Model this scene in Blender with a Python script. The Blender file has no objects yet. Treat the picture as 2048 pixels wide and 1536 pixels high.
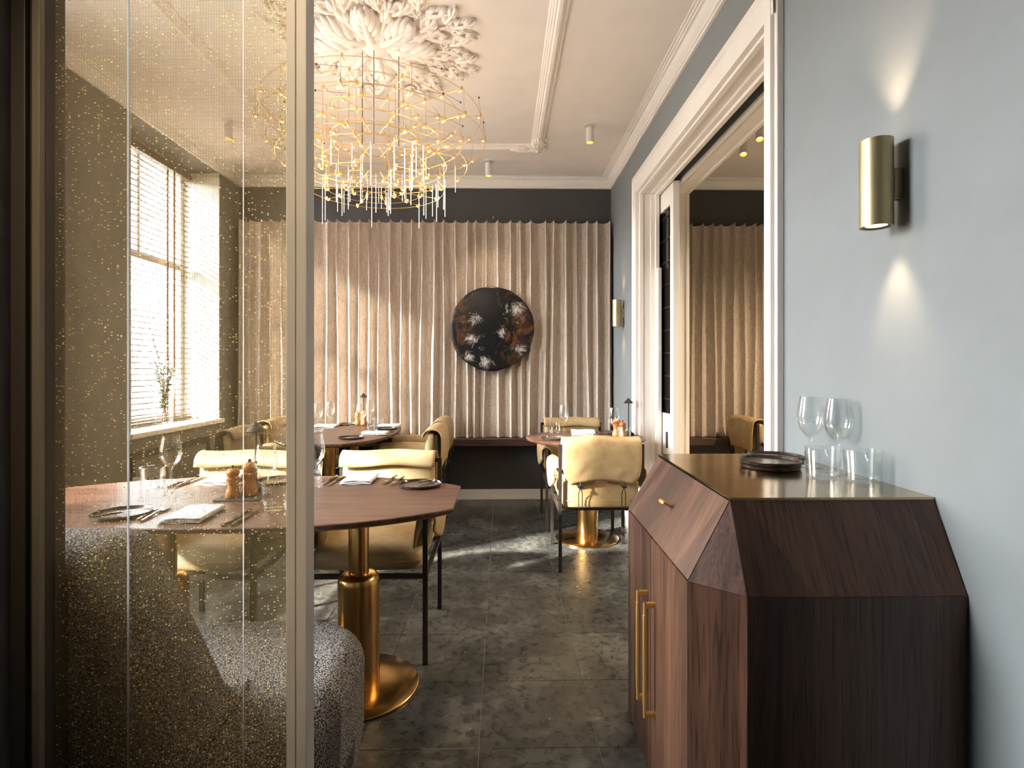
import bpy, math, random
from mathutils import Vector, Matrix
random.seed(7)
PI = math.pi
scene = bpy.context.scene
COL = scene.collection

# ------------------------------------------------------------------ camera
cam_d = bpy.data.cameras.new('camera')
cam = bpy.data.objects.new('camera', cam_d); COL.objects.link(cam)
cam.location = (0, 0, 1.29)
cam.rotation_euler = (PI/2, 0, -math.atan(21/1096))
cam_d.sensor_fit = 'HORIZONTAL'; cam_d.sensor_width = 36
cam_d.lens = 36*1096/2048
cam_d.shift_y = -30/2048
cam_d.clip_start = 0.02
scene.camera = cam

# ------------------------------------------------------------------ world, sun, exposure
world = bpy.data.worlds.new('sky'); scene.world = world
world.use_nodes = True
bg = world.node_tree.nodes['Background']
bg.inputs[0].default_value = (0.95, 0.97, 1.0, 1)
bg.inputs[1].default_value = 16.0
sun_d = bpy.data.lights.new('sun', 'SUN')
sun_d.energy = 12; sun_d.angle = math.radians(2.5); sun_d.color = (1, .93, .82)
sun = bpy.data.objects.new('sun', sun_d); COL.objects.link(sun)
SUN_DIR = Vector((.85, .527, -.50))
sun.rotation_euler = SUN_DIR.to_track_quat('-Z', 'Y').to_euler()
sun.location = (-6, 0, 6)
WIN = [(3.86, 5.07), (1.27, 2.48)]          # the two windows of the left wall
for y0, y1 in WIN:                            # sampling portals in the window openings
    d = bpy.data.lights.new('window_portal', 'AREA'); d.shape = 'RECTANGLE'
    d.size = 2.3; d.size_y = y1-y0; d.cycles.is_portal = True
    o = bpy.data.objects.new('window_portal', d); COL.objects.link(o)
    o.location = (-3.05, (y0+y1)/2, 1.96); o.rotation_euler = (0, -PI/2, 0)
vs = scene.view_settings
vs.view_transform = 'Standard'; vs.look = 'None'; vs.gamma = 1; vs.use_curve_mapping = False
vs.exposure = 2.2
scene.cycles.max_bounces = 9; scene.cycles.diffuse_bounces = 5; scene.cycles.adaptive_threshold = .015; scene.cycles.glossy_bounces = 4
scene.cycles.transmission_bounces = 8; scene.cycles.transparent_max_bounces = 24
scene.cycles.caustics_reflective = False; scene.cycles.caustics_refractive = False
scene.cycles.sample_clamp_indirect = 8

# ------------------------------------------------------------------ materials
def lin(c):
    return tuple((x/12.92 if x <= .04045 else ((x+.055)/1.055)**2.4) for x in c)
def new_mat(name):
    m = bpy.data.materials.new(name); m.use_nodes = True
    nt = m.node_tree
    return m, nt, nt.nodes['Principled BSDF']
def N(nt, t, **kw):
    n = nt.nodes.new(t)
    for k, v in kw.items():
        if k.startswith('i_'): n.inputs[int(k[2:])].default_value = v
        else: setattr(n, k, v)
    return n
def L(nt, a, b): nt.links.new(a, b)
def coords(nt, kind='Object', scale=(1, 1, 1), rot=(0, 0, 0)):
    tc = N(nt, 'ShaderNodeTexCoord'); mp = N(nt, 'ShaderNodeMapping')
    mp.inputs['Scale'].default_value = scale; mp.inputs['Rotation'].default_value = rot
    L(nt, tc.outputs[kind], mp.inputs[0]); return mp.outputs[0]
def coords2(nt, scale, rot):
    a = coords(nt, rot=rot); mp = N(nt, 'ShaderNodeMapping'); mp.inputs['Scale'].default_value = scale
    L(nt, a, mp.inputs[0]); return mp.outputs[0]
def noise(nt, vec, scale, detail=4, rough=.55, dist=0):
    n = N(nt, 'ShaderNodeTexNoise'); L(nt, vec, n.inputs['Vector'])
    n.inputs['Scale'].default_value = scale; n.inputs['Detail'].default_value = detail
    n.inputs['Roughness'].default_value = rough; n.inputs['Distortion'].default_value = dist
    return n.outputs['Fac']
def ramp(nt, fac, stops, interp='LINEAR'):
    r = N(nt, 'ShaderNodeValToRGB'); r.color_ramp.interpolation = interp
    while len(r.color_ramp.elements) < len(stops): r.color_ramp.elements.new(.5)
    for e, (p, c) in zip(r.color_ramp.elements, stops):
        e.position = p; e.color = (*c, 1) if len(c) == 3 else c
    L(nt, fac, r.inputs[0]); return r.outputs[0]
def math_n(nt, op, a, b=None):
    m = N(nt, 'ShaderNodeMath', operation=op)
    for i, x in enumerate((a, b)):
        if x is None: continue
        if isinstance(x, (int, float)): m.inputs[i].default_value = x
        else: L(nt, x, m.inputs[i])
    return m.outputs[0]
def mixc(nt, fac, a, b, mode='MIX'):
    m = N(nt, 'ShaderNodeMix', data_type='RGBA', blend_type=mode)
    for s, x in ((m.inputs[0], fac), (m.inputs[6], a), (m.inputs[7], b)):
        if isinstance(x, (int, float)): s.default_value = x
        elif isinstance(x, tuple): s.default_value = (*x, 1) if len(x) == 3 else x
        else: L(nt, x, s)
    return m.outputs[2]
def bump(nt, bsdf, h, strength=.2, dist=.01):
    b = N(nt, 'ShaderNodeBump'); b.inputs['Strength'].default_value = strength
    b.inputs['Distance'].default_value = dist
    L(nt, h, b.inputs['Height']); L(nt, b.outputs[0], bsdf.inputs['Normal'])
def simple(name, col, rough=.5, metal=0, var=.06, vscale=6, bstr=0, bscale=200, spec=.5):
    m, nt, p = new_mat(name)
    v = coords(nt)
    f = noise(nt, v, vscale, 3)
    lo = tuple(max(0, c*(1-var)) for c in col); hi = tuple(min(1, c*(1+var)) for c in col)
    L(nt, ramp(nt, f, [(.3, lo), (.7, hi)]), p.inputs['Base Color'])
    p.inputs['Roughness'].default_value = rough; p.inputs['Metallic'].default_value = metal
    p.inputs['Specular IOR Level'].default_value = spec
    if bstr: bump(nt, p, noise(nt, v, bscale, 2), bstr, .002)
    return m
def wood(name, dark, light, axis='z', fine=1.0, rough=.38, stave=0, bstr=.12, rot=(0, 0, 0)):
    """oiled timber: grain stretched along the given local axis, optional glued staves"""
    m, nt, p = new_mat(name)
    sc = {'x': (2.2, 55, 55), 'y': (55, 2.2, 55), 'z': (55, 55, 2.2)}[axis]
    sc = tuple(s*fine for s in sc)
    v = coords2(nt, sc, rot)
    g = noise(nt, v, 1.0, 5, .62, .6)
    v2 = coords2(nt, tuple(s*.16 for s in sc), rot)
    g2 = noise(nt, v2, 1.0, 3, .5, .8)
    v3 = coords2(nt, tuple(s*3.2 for s in sc), rot)
    pores = noise(nt, v3, 1.0, 2, .5)
    f = math_n(nt, 'ADD', math_n(nt, 'MULTIPLY', g, .55), math_n(nt, 'MULTIPLY', g2, .45))
    if stave:
        tc = N(nt, 'ShaderNodeTexCoord'); sx = N(nt, 'ShaderNodeSeparateXYZ'); L(nt, tc.outputs['Object'], sx.inputs[0])
        u = math_n(nt, 'ADD', math_n(nt, 'MULTIPLY', sx.outputs[1], 1/stave), math_n(nt, 'MULTIPLY', sx.outputs[0], .8/stave))
        wn = N(nt, 'ShaderNodeTexWhiteNoise', noise_dimensions='1D'); L(nt, math_n(nt, 'FLOOR', u), wn.inputs['W'])
        f = math_n(nt, 'ADD', f, math_n(nt, 'MULTIPLY', math_n(nt, 'SUBTRACT', wn.outputs[0], .5), .34))
    c = ramp(nt, f, [(.30, dark), (.52, tuple((a+b)/2 for a, b in zip(dark, light))), (.72, light)])
    c = mixc(nt, ramp(nt, pores, [(.36, (.55, .55, .55)), (.46, (1, 1, 1))]), (0, 0, 0), c, 'MULTIPLY') if False else mixc(nt, 1.0, c, ramp(nt, pores, [(.34, (.5, .48, .46)), (.47, (1, 1, 1))]), 'MULTIPLY')
    L(nt, c, p.inputs['Base Color']); p.inputs['Roughness'].default_value = rough
    bump(nt, p, pores, bstr, .002)
    return m
M = {}
M['ceiling'] = simple('plaster_ceiling', (.84, .765, .70), .85, var=.03, bstr=.05, bscale=60)
M['plaster'] = simple('plaster_ornament', (.88, .81, .74), .8, var=.03)
M['white'] = simple('white_gloss_trim', (.86, .81, .75), .38, var=.02)
M['slate'] = simple('slate_blue_wall_paint', (.225, .243, .250), .62, var=.03, bstr=.06, bscale=120)
M['band'] = simple('dark_grey_wall_paint', (.058, .056, .055), .7, var=.05, bstr=.05, bscale=120)
M['taupe_wall'] = simple('taupe_wall_paint', (.17, .155, .135), .7, var=.05)
M['reveal'] = simple('cream_reveal_paint', (.75, .69, .57), .6, var=.03)
M['street'] = simple('pale_street_paving', (.20, .19, .185), .9)
M['hall'] = simple('hall_wall_paint', (.30, .29, .28), .7)
M['skirt_dark'] = simple('dark_recess_paint', (.10, .088, .078), .6)
M['bronze'] = simple('dark_bronze_steel', (.022, .016, .013), .42, metal=.15, var=.2, vscale=20)
M['black'] = simple('black_strap', (.012, .011, .010), .5)
M['brass'] = simple('brushed_brass', (.54, .325, .115), .22, metal=1, var=.1, vscale=8, bstr=.03)
M['brass_satin'] = simple('satin_brass_handle', (.78, .49, .17), .42, metal=.9, var=.04)
M['brass_fine'] = simple('gold_wire', (.80, .53, .19), .35, metal=1)
M['sconce'] = simple('satin_champagne_metal', (.47, .385, .22), .42, metal=.85, var=.04)
M['lamp_white'] = simple('white_lamp_enamel', (.72, .69, .66), .45)
M['silver'] = simple('cutlery_steel', (.36, .32, .28), .22, metal=1)
M['linen'] = simple('white_linen_napkin', (.84, .84, .86), .85, bstr=.12, bscale=500)
M['slate_stone'] = simple('slate_coaster', (.02, .02, .022), .6)
M['post'] = simple('champagne_frame_lacquer', (.80, .74, .67), .45, var=.04)
M['post_dark'] = simple('dark_frame_lacquer', (.066, .053, .040), .45, var=.05)  # left posts get a darker tone than the right post
M['post_mid'] = simple('mid_bead_lacquer', (.22, .175, .12), .45)
M['wire'] = simple('dark_cable', (.03, .025, .02), .5)
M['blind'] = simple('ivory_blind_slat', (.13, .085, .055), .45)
M['tape'] = simple('brown_ladder_tape', (.30, .17, .10), .8)
M['winframe'] = simple('window_frame_paint', (.62, .58, .52), .5)
M['walnut'] = wood('walnut_table', (.045, .019, .011), (.18, .086, .048), 'x', .7, rough=.42)
M['wood_v'] = wood('smoked_oak_vertical', (.040, .018, .012), (.150, .071, .041), 'z', 1.0, rough=.36, stave=.062)
WA = ((.040, .018, .012), (.150, .071, .041))
M['wood_drawer'] = wood('smoked_oak_drawer', *WA, 'z', 1.0, rough=.36, stave=.062, rot=(0, -.494, 0))
M['wood_end'] = wood('smoked_oak_end', *WA, 'z', 1.0, rough=.36, stave=.062, rot=(.464, 0, 0))
M['wood_dark'] = wood('smoked_oak_shelf', (.030, .012, .009), (.085, .040, .028), 'x', .8)
M['orange_wood'] = wood('orange_turned_wood', (.42, .13, .03), (.68, .27, .07), 'z', 1.6, rough=.3)

def m_leather():
    m, nt, p = new_mat('tan_leather')
    v = coords(nt)
    a = noise(nt, v, 9, 5, .6); b = noise(nt, v, 260, 2)
    L(nt, ramp(nt, a, [(.22, (.285, .180, .075)), (.5, (.395, .278, .135)), (.78, (.48, .365, .200))]), p.inputs['Base Color'])
    p.inputs['Roughness'].default_value = .46
    h = math_n(nt, 'ADD', math_n(nt, 'MULTIPLY', b, .12), noise(nt, v, 14, 2))
    bump(nt, p, h, .22, .012)
    return m
M['leather'] = m_leather()
def m_boucle():
    m, nt, p = new_mat('grey_boucle')
    v = coords(nt)
    vo = N(nt, 'ShaderNodeTexVoronoi'); L(nt, v, vo.inputs['Vector']); vo.inputs['Scale'].default_value = 270
    n2 = noise(nt, v, 420, 3, .7)
    f = math_n(nt, 'ADD', math_n(nt, 'MULTIPLY', vo.outputs['Distance'], .8), math_n(nt, 'MULTIPLY', n2, .6))
    L(nt, ramp(nt, f, [(.42, (.66, .645, .63)), (.62, (.27, .255, .245)), (.82, (.035, .031, .029))]), p.inputs['Base Color'])
    p.inputs['Roughness'].default_value = .95; p.inputs['Specular IOR Level'].default_value = .1
    bump(nt, p, math_n(nt, 'SUBTRACT', 1.0, f), .8, .006)
    return m
M['boucle'] = m_boucle()
def m_curtain():
    m, nt, p = new_mat('woven_linen_curtain')
    va = coords(nt, scale=(420, 420, 14)); vb = coords(nt, scale=(30, 30, 420))
    a = noise(nt, va, 1, 2); b = noise(nt, vb, 1, 2)
    f = math_n(nt, 'ADD', math_n(nt, 'MULTIPLY', a, .6), math_n(nt, 'MULTIPLY', b, .4))
    L(nt, ramp(nt, f, [(.30, (.25, .195, .155)), (.5, (.52, .435, .36)), (.68, (.76, .68, .59))]), p.inputs['Base Color'])
    p.inputs['Roughness'].default_value = .9; p.inputs['Specular IOR Level'].default_value = .15
    bump(nt, p, f, .3, .003)
    return m
M['curtain'] = m_curtain()
def m_stone():
    m, nt, p = new_mat('grey_limestone')
    tc = N(nt, 'ShaderNodeTexCoord'); geo = N(nt, 'ShaderNodeNewGeometry'); oi = N(nt, 'ShaderNodeObjectInfo')
    v = geo.outputs['Position']
    a = noise(nt, v, 3.5, 6, .62, .4); b = noise(nt, v, 26, 4, .6, .5)
    mp = N(nt, 'ShaderNodeMapping'); mp.inputs['Scale'].default_value = (75, 190, 75); mp.inputs['Rotation'].default_value = (0, 0, .5); L(nt, v, mp.inputs[0])
    fl = noise(nt, mp.outputs[0], 1, 2, .5, 1.0)
    f = math_n(nt, 'ADD', math_n(nt, 'MULTIPLY', a, .6), math_n(nt, 'MULTIPLY', b, .4))
    f = math_n(nt, 'ADD', f, math_n(nt, 'MULTIPLY', math_n(nt, 'SUBTRACT', oi.outputs['Random'], .5), .06))
    c = ramp(nt, f, [(.34, (.016, .0165, .0155)), (.5, (.050, .050, .046)), (.66, (.135, .132, .118))])
    c = mixc(nt, 1.0, c, ramp(nt, fl, [(.28, (.30, .30, .31)), (.36, (1, 1, 1))]), 'MULTIPLY')
    wh = noise(nt, v, 75, 2, .4)
    c = mixc(nt, ramp(nt, wh, [(.74, (0, 0, 0)), (.78, (1, 1, 1))]), c, (.42, .38, .33))
    p.inputs['Specular IOR Level'].default_value = .35
    L(nt, c, p.inputs['Base Color'])
    L(nt, ramp(nt, b, [(.3, (.22, .22, .22)), (.7, (.38, .38, .38))]), p.inputs['Roughness'])
    bump(nt, p, math_n(nt, 'ADD', b, math_n(nt, 'MULTIPLY', fl, .5)), .10, .006)
    return m
M['stone'] = m_stone()
M['grout'] = simple('pale_grout', (.42, .385, .33), .9)
def m_top():
    m, nt, p = new_mat('patinated_brass_sheet')
    v = coords(nt)
    a = noise(nt, v, 7, 5, .6, .3)
    L(nt, ramp(nt, a, [(.3, (.38, .26, .12)), (.6, (.52, .37, .19)), (.8, (.60, .45, .25))]), p.inputs['Base Color'])
    p.inputs['Metallic'].default_value = 1
    L(nt, ramp(nt, a, [(.3, (.13, .13, .13)), (.7, (.20, .20, .20))]), p.inputs['Roughness'])
    return m
M['brass_top'] = m_top()
def m_plate():
    m, nt, p = new_mat('dark_glazed_stoneware')
    v = coords(nt)
    a = noise(nt, v, 18, 4, .6)
    L(nt, ramp(nt, a, [(.3, (.014, .010, .009)), (.7, (.060, .038, .027))]), p.inputs['Base Color'])
    p.inputs['Roughness'].default_value = .24
    return m
M['plate'] = m_plate()
def m_glass(name, tint=(.97, .985, .985), edge=.70, glos=.95):
    """thin clear glass: transmitted light passes, rims darken, fresnel reflections"""
    m, nt, p = new_mat(name)
    nt.nodes.remove(p)
    out = nt.nodes['Material Output']
    lw = N(nt, 'ShaderNodeLayerWeight'); lw.inputs[0].default_value = .32
    tr = N(nt, 'ShaderNodeBsdfTransparent'); gl = N(nt, 'ShaderNodeBsdfGlossy'); gl.inputs['Roughness'].default_value = .02
    L(nt, ramp(nt, lw.outputs['Facing'], [(.0, tint), (.60, tint), (.88, tuple(t*(edge+1)/2 for t in tint)), (1., tuple(t*edge*.75 for t in tint))]), tr.inputs[0])
    gl.inputs[0].default_value = (glos, glos, glos, 1)
    fr = math_n(nt, 'ADD', math_n(nt, 'MULTIPLY', math_n(nt, 'POWER', lw.outputs['Facing'], 2.2), .85), .05)
    mx = N(nt, 'ShaderNodeMixShader'); L(nt, fr, mx.inputs[0]); L(nt, tr.outputs[0], mx.inputs[1]); L(nt, gl.outputs[0], mx.inputs[2])
    L(nt, mx.outputs[0], out.inputs[0])
    return m
M['glass'] = m_glass('clear_glass')
M['window_glass'] = m_glass('window_glass', (.97, .98, .98), .9)
M['black_glass'] = simple('dark_leaded_glass', (.012, .011, .010), .08)
def m_mesh():
    """glass laminated with a gold woven mesh and metallic flecks painted bright for sparkle"""
    m, nt, p = new_mat('gold_mesh_laminated_glass')
    nt.nodes.remove(p); out = nt.nodes['Material Output']
    tc = N(nt, 'ShaderNodeTexCoord'); sp = N(nt, 'ShaderNodeSeparateXYZ'); L(nt, tc.outputs['Object'], sp.inputs[0])
    def line(s, per):
        return math_n(nt, 'ABSOLUTE', math_n(nt, 'SUBTRACT', math_n(nt, 'FRACT', math_n(nt, 'MULTIPLY', s, 1/per)), .5))
    wob = noise(nt, coords(nt, scale=(9, 9, 3)), 1, 2)
    zz = math_n(nt, 'ADD', sp.outputs[2], math_n(nt, 'MULTIPLY', wob, .006))
    lx = math_n(nt, 'GREATER_THAN', line(sp.outputs[0], .0033), .40)
    lz = math_n(nt, 'GREATER_THAN', line(zz, .0030), .385)
    thr = math_n(nt, 'MAXIMUM', lx, lz)
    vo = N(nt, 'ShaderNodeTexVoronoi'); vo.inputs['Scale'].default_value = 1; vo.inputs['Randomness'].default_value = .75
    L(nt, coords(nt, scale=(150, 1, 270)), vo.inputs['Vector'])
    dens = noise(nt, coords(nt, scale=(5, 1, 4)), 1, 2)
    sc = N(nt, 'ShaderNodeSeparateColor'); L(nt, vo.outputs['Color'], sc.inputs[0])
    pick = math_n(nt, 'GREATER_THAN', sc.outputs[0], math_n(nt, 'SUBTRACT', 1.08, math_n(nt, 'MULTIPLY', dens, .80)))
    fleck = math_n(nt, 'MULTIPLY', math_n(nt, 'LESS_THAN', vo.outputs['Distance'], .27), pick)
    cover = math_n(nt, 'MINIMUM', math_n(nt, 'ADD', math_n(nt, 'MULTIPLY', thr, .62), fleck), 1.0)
    col = mixc(nt, fleck, (.26, .20, .095), (1.0, .84, .46))  # sparkle of lit threads put into the bright gold fleck colour
    df = N(nt, 'ShaderNodeBsdfDiffuse'); tl = N(nt, 'ShaderNodeBsdfTranslucent'); gl = N(nt, 'ShaderNodeBsdfGlossy'); gl.inputs['Roughness'].default_value = .35
    for s in (df, tl, gl): L(nt, col, s.inputs[0])
    m1 = N(nt, 'ShaderNodeMixShader'); m1.inputs[0].default_value = .55; L(nt, df.outputs[0], m1.inputs[1]); L(nt, tl.outputs[0], m1.inputs[2])
    m2 = N(nt, 'ShaderNodeMixShader'); m2.inputs[0].default_value = .25; L(nt, m1.outputs[0], m2.inputs[1]); L(nt, gl.outputs[0], m2.inputs[2])
    tr = N(nt, 'ShaderNodeBsdfTransparent'); tr.inputs[0].default_value = (.97, .955, .92, 1)
    m3 = N(nt, 'ShaderNodeMixShader'); L(nt, cover, m3.inputs[0]); L(nt, tr.outputs[0], m3.inputs[1]); L(nt, m2.outputs[0], m3.inputs[2])
    L(nt, m3.outputs[0], out.inputs[0])
    return m
M['mesh'] = m_mesh()
def m_joint():
    m, nt, p = new_mat('polished_glass_edge')
    nt.nodes.remove(p); out = nt.nodes['Material Output']
    tl = N(nt, 'ShaderNodeBsdfTranslucent'); tl.inputs[0].default_value = (.95, .97, 1, 1)
    gl = N(nt, 'ShaderNodeBsdfGlossy'); gl.inputs['Roughness'].default_value = .2
    mx = N(nt, 'ShaderNodeMixShader'); mx.inputs[0].default_value = .3
    L(nt, tl.outputs[0], mx.inputs[1]); L(nt, gl.outputs[0], mx.inputs[2]); L(nt, mx.outputs[0], out.inputs[0])
    return m
M['joint'] = m_joint()
def m_rib():
    m, nt, p = new_mat('dark_ribbed_wall_covering')
    w = N(nt, 'ShaderNodeTexWave', wave_type='BANDS', bands_direction='X'); L(nt, coords(nt), w.inputs[0]); w.inputs['Scale'].default_value = 62
    w.inputs['Distortion'].default_value = .3
    L(nt, ramp(nt, w.outputs['Fac'], [(.2, (.020, .016, .015)), (.8, (.075, .062, .058))]), p.inputs['Base Color'])
    p.inputs['Roughness'].default_value = .8
    bump(nt, p, w.outputs['Fac'], .5, .003)
    return m
M['rib'] = m_rib()
def m_art():
    m, nt, p = new_mat('poured_resin_art')
    v = coords(nt, scale=(1, .0, 1))
    a = noise(nt, v, 5.5, 9, .66, 1.6)
    b = noise(nt, coords(nt, scale=(1, .0, 1), rot=(0, 1, 0)), 8.0, 9, .74, 2.2)
    big = noise(nt, v, 2.1, 2, .5, .4)
    base = ramp(nt, a, [(.40, (.006, .006, .007)), (.50, (.018, .013, .011)), (.545, (.085, .032, .012)), (.565, (.012, .009, .008)), (.60, (.17, .065, .02)), (.625, (.02, .012, .010)), (.67, (.22, .12, .055)), (.76, (.03, .02, .015))])
    tc = N(nt, 'ShaderNodeTexCoord'); sx = N(nt, 'ShaderNodeSeparateXYZ'); L(nt, tc.outputs['Object'], sx.inputs[0])
    rim = math_n(nt, 'ABSOLUTE', math_n(nt, 'ADD', sx.outputs[0], .05))
    base = mixc(nt, ramp(nt, math_n(nt, 'ADD', rim, math_n(nt, 'MULTIPLY', math_n(nt, 'SUBTRACT', a, .5), .5)), [(.12, (1, 1, 1)), (.26, (0, 0, 0))]), base, (.007, .007, .008))
    def blob(cx, cz, r):
        dx = math_n(nt, 'SUBTRACT', sx.outputs[0], cx); dz = math_n(nt, 'SUBTRACT', sx.outputs[2], cz)
        d = math_n(nt, 'SQRT', math_n(nt, 'ADD', math_n(nt, 'MULTIPLY', dx, dx), math_n(nt, 'MULTIPLY', dz, dz)))
        return math_n(nt, 'MAXIMUM', math_n(nt, 'SUBTRACT', 1.0, math_n(nt, 'MULTIPLY', d, 1/r)), 0.0)
    bl = None
    for q in ((.24, .16, .21), (-.06, -.33, .15), (-.20, -.09, .17), (-.15, .10, .17), (.27, -.20, .15), (-.22, -.27, .12), (.10, -.03, .10)):
        x = blob(*q); bl = x if bl is None else math_n(nt, 'MAXIMUM', bl, x)
    w = math_n(nt, 'ADD', math_n(nt, 'MULTIPLY', bl, 1.5), math_n(nt, 'MULTIPLY', math_n(nt, 'SUBTRACT', b, .66), 4.5))
    vein = math_n(nt, 'ABSOLUTE', math_n(nt, 'SUBTRACT', noise(nt, v, 2.6, 5, .6, 1.2), .5))
    vv = ramp(nt, vein, [(.0, (.7, .7, .7)), (.007, (.0, .0, .0))])
    w = math_n(nt, 'MAXIMUM', w, math_n(nt, 'MULTIPLY', vv, ramp(nt, big, [(.45, (0, 0, 0)), (.6, (1, 1, 1))])))
    c = mixc(nt, ramp(nt, w, [(.24, (0, 0, 0)), (1.0, (1, 1, 1))]), base, (.55, .50, .45))
    L(nt, c, p.inputs['Base Color']); p.inputs['Roughness'].default_value = .30; p.inputs['Specular IOR Level'].default_value = .3
    return m
M['art'] = m_art()
def emit(name, col, s):
    m, nt, p = new_mat(name)
    p.inputs['Base Color'].default_value = (*col, 1); p.inputs['Emission Color'].default_value = (*col, 1)
    p.inputs['Emission Strength'].default_value = s
    return m
M['bulb'] = emit('warm_lamp_glow', (1, .72, .30), 1.0)
M['bulb_small'] = emit('warm_led_glow', (1, .80, .50), .35)
M['cup_gold'] = emit('gold_reflector_glow', (1, .50, .10), .2)
M['leaf'] = simple('grey_green_leaf', (.13, .15, .06), .6, var=.4, vscale=30)
M['twig'] = simple('brown_twig', (.16, .09, .05), .8)
M['blossom'] = simple('white_blossom', (.8, .8, .76), .8)

# ------------------------------------------------------------------ geometry helpers: geo = (verts, faces)
def box(x0, x1, y0, y1, z0, z1):
    v = [(x, y, z) for z in (z0, z1) for y in (y0, y1) for x in (x0, x1)]
    return v, [(0, 2, 3, 1), (4, 5, 7, 6), (0, 1, 5, 4), (2, 6, 7, 3), (0, 4, 6, 2), (1, 3, 7, 5)]
def join(*gs):
    v, f = [], []
    for g in gs:
        o = len(v); v += g[0]; f += [tuple(i+o for i in q) for q in g[1]]
    return v, f
def tf(g, m):
    return [tuple(m @ Vector(p)) for p in g[0]], g[1]
def mv(g, x, y, z): return [(a+x, b+y, c+z) for a, b, c in g[0]], g[1]
def lathe(prof, n=24, cap0=True, cap1=True):
    v, f = [], []
    for r, z in prof:
        for i in range(n):
            a = 2*PI*i/n; v.append((r*math.cos(a), r*math.sin(a), z))
    for k in range(len(prof)-1):
        for i in range(n):
            j = (i+1) % n; f.append((k*n+i, k*n+j, (k+1)*n+j, (k+1)*n+i))
    if cap0: f.append(tuple(reversed(range(n))))
    if cap1: f.append(tuple(range((len(prof)-1)*n, len(prof)*n)))
    return v, f
def cyl(r, z0, z1, n=16): return lathe([(r, z0), (r, z1)], n)
def tube(pts, r, n=6, closed=False, cap=True):
    P = [Vector(p) for p in pts]; m = len(P); v, f = [], []
    up = None
    for i, p in enumerate(P):
        if closed: t = (P[(i+1) % m]-P[i-1])
        else: t = P[min(i+1, m-1)]-P[max(i-1, 0)]
        t.normalize()
        if up is None: up = Vector((0, 0, 1)) if abs(t.z) < .9 else Vector((1, 0, 0))
        a = up - t*up.dot(t)
        if a.length < 1e-5: a = t.orthogonal()
        a.normalize(); b = t.cross(a); up = a
        rr = r[i] if isinstance(r, (list, tuple)) else r
        for k in range(n):
            q = 2*PI*(k+.5)/n; w = p+a*math.cos(q)*rr+b*math.sin(q)*rr; v.append(tuple(w))
    for i in range(m if closed else m-1):
        j = (i+1) % m
        for k in range(n):
            l = (k+1) % n; f.append((i*n+k, i*n+l, j*n+l, j*n+k))
    if cap and not closed:
        f.append(tuple(reversed(range(n)))); f.append(tuple(range((m-1)*n, m*n)))
    return v, f
def bar(a, b, w): return tube([a, b], w/2*1.4142, 4)
def prism(poly, z0, z1):
    n = len(poly); v = [(x, y, z0) for x, y in poly]+[(x, y, z1) for x, y in poly]
    f = [tuple(reversed(range(n))), tuple(range(n, 2*n))]+[(i, (i+1) % n, (i+1) % n+n, i+n) for i in range(n)]
    return v, f
def rbox(hx, hy, hz, r, n=8, bulge=(0, 0, 0)):
    """rounded, slightly pillowed box centred on the origin"""
    v, f, idx = [], [], {}
    H3 = (hx, hy, hz)
    def vert(p):
        k = tuple(round(c, 5) for c in p)
        if k in idx: return idx[k]
        q = [max(-(h-r), min(h-r, c*h)) for c, h in zip(p, H3)]
        d = Vector([c*h-qq for c, h, qq in zip(p, H3, q)])
        if d.length > 1e-9: d = d.normalized()*r
        w = Vector(q)+d
        for ax in range(3):
            o = [a for a in range(3) if a != ax]
            s = (1-(w[o[0]]/H3[o[0]])**2)*(1-(w[o[1]]/H3[o[1]])**2)
            w[ax] += math.copysign(bulge[ax]*max(0, s), p[ax])*abs(p[ax])
        idx[k] = len(v); v.append(tuple(w)); return idx[k]
    for ax in range(3):
        for s in (-1, 1):
            for i in range(n):
                for j in range(n):
                    quad = []
                    for a, b in ((i, j), (i+1, j), (i+1, j+1), (i, j+1)):
                        p = [0, 0, 0]; p[ax] = s
                        def m_(t): t = 2*t/n-1; return math.copysign(abs(t)**.8, t)
                        p[(ax+1) % 3] = m_(a); p[(ax+2) % 3] = m_(b); quad.append(vert(p))
                    f.append(tuple(quad if s > 0 else reversed(quad)))
    return v, f
def rrect(x0, x1, y0, y1, r, n=8):
    out = []
    for cx, cy, a0 in ((x1-r, y1-r, 0), (x0+r, y1-r, PI/2), (x0+r, y0+r, PI), (x1-r, y0+r, 1.5*PI)):
        for i in range(n+1):
            a = a0+PI/2*i/n; out.append((cx+r*math.cos(a), cy+r*math.sin(a)))
    return out
def loft(loops, cap=True):
    n = len(loops[0]); v = [p for l in loops for p in l]; f = []
    for k in range(len(loops)-1):
        for i in range(n):
            j = (i+1) % n; f.append((k*n+i, k*n+j, (k+1)*n+j, (k+1)*n+i))
    if cap: f.append(tuple(reversed(range(n)))); f.append(tuple(range((len(loops)-1)*n, len(loops)*n)))
    return v, f
def grid(fn, nu, nv):
    v = [fn(i/nu, j/nv) for j in range(nv+1) for i in range(nu+1)]
    f = [(j*(nu+1)+i, j*(nu+1)+i+1, (j+1)*(nu+1)+i+1, (j+1)*(nu+1)+i) for j in range(nv) for i in range(nu)]
    return v, f
def inset(poly, d):
    P = [Vector(p) for p in poly]; n = len(P)
    nrm = (P[1]-P[0]).cross(P[2]-P[1]).normalized(); out = []
    for i in range(n):
        e0 = (P[i]-P[i-1]).normalized(); e1 = (P[(i+1) % n]-P[i]).normalized()
        n0 = nrm.cross(e0); n1 = nrm.cross(e1)
        k = 1+n0.dot(n1); out.append(P[i]+(n0+n1)*d/k)
    return out
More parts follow.
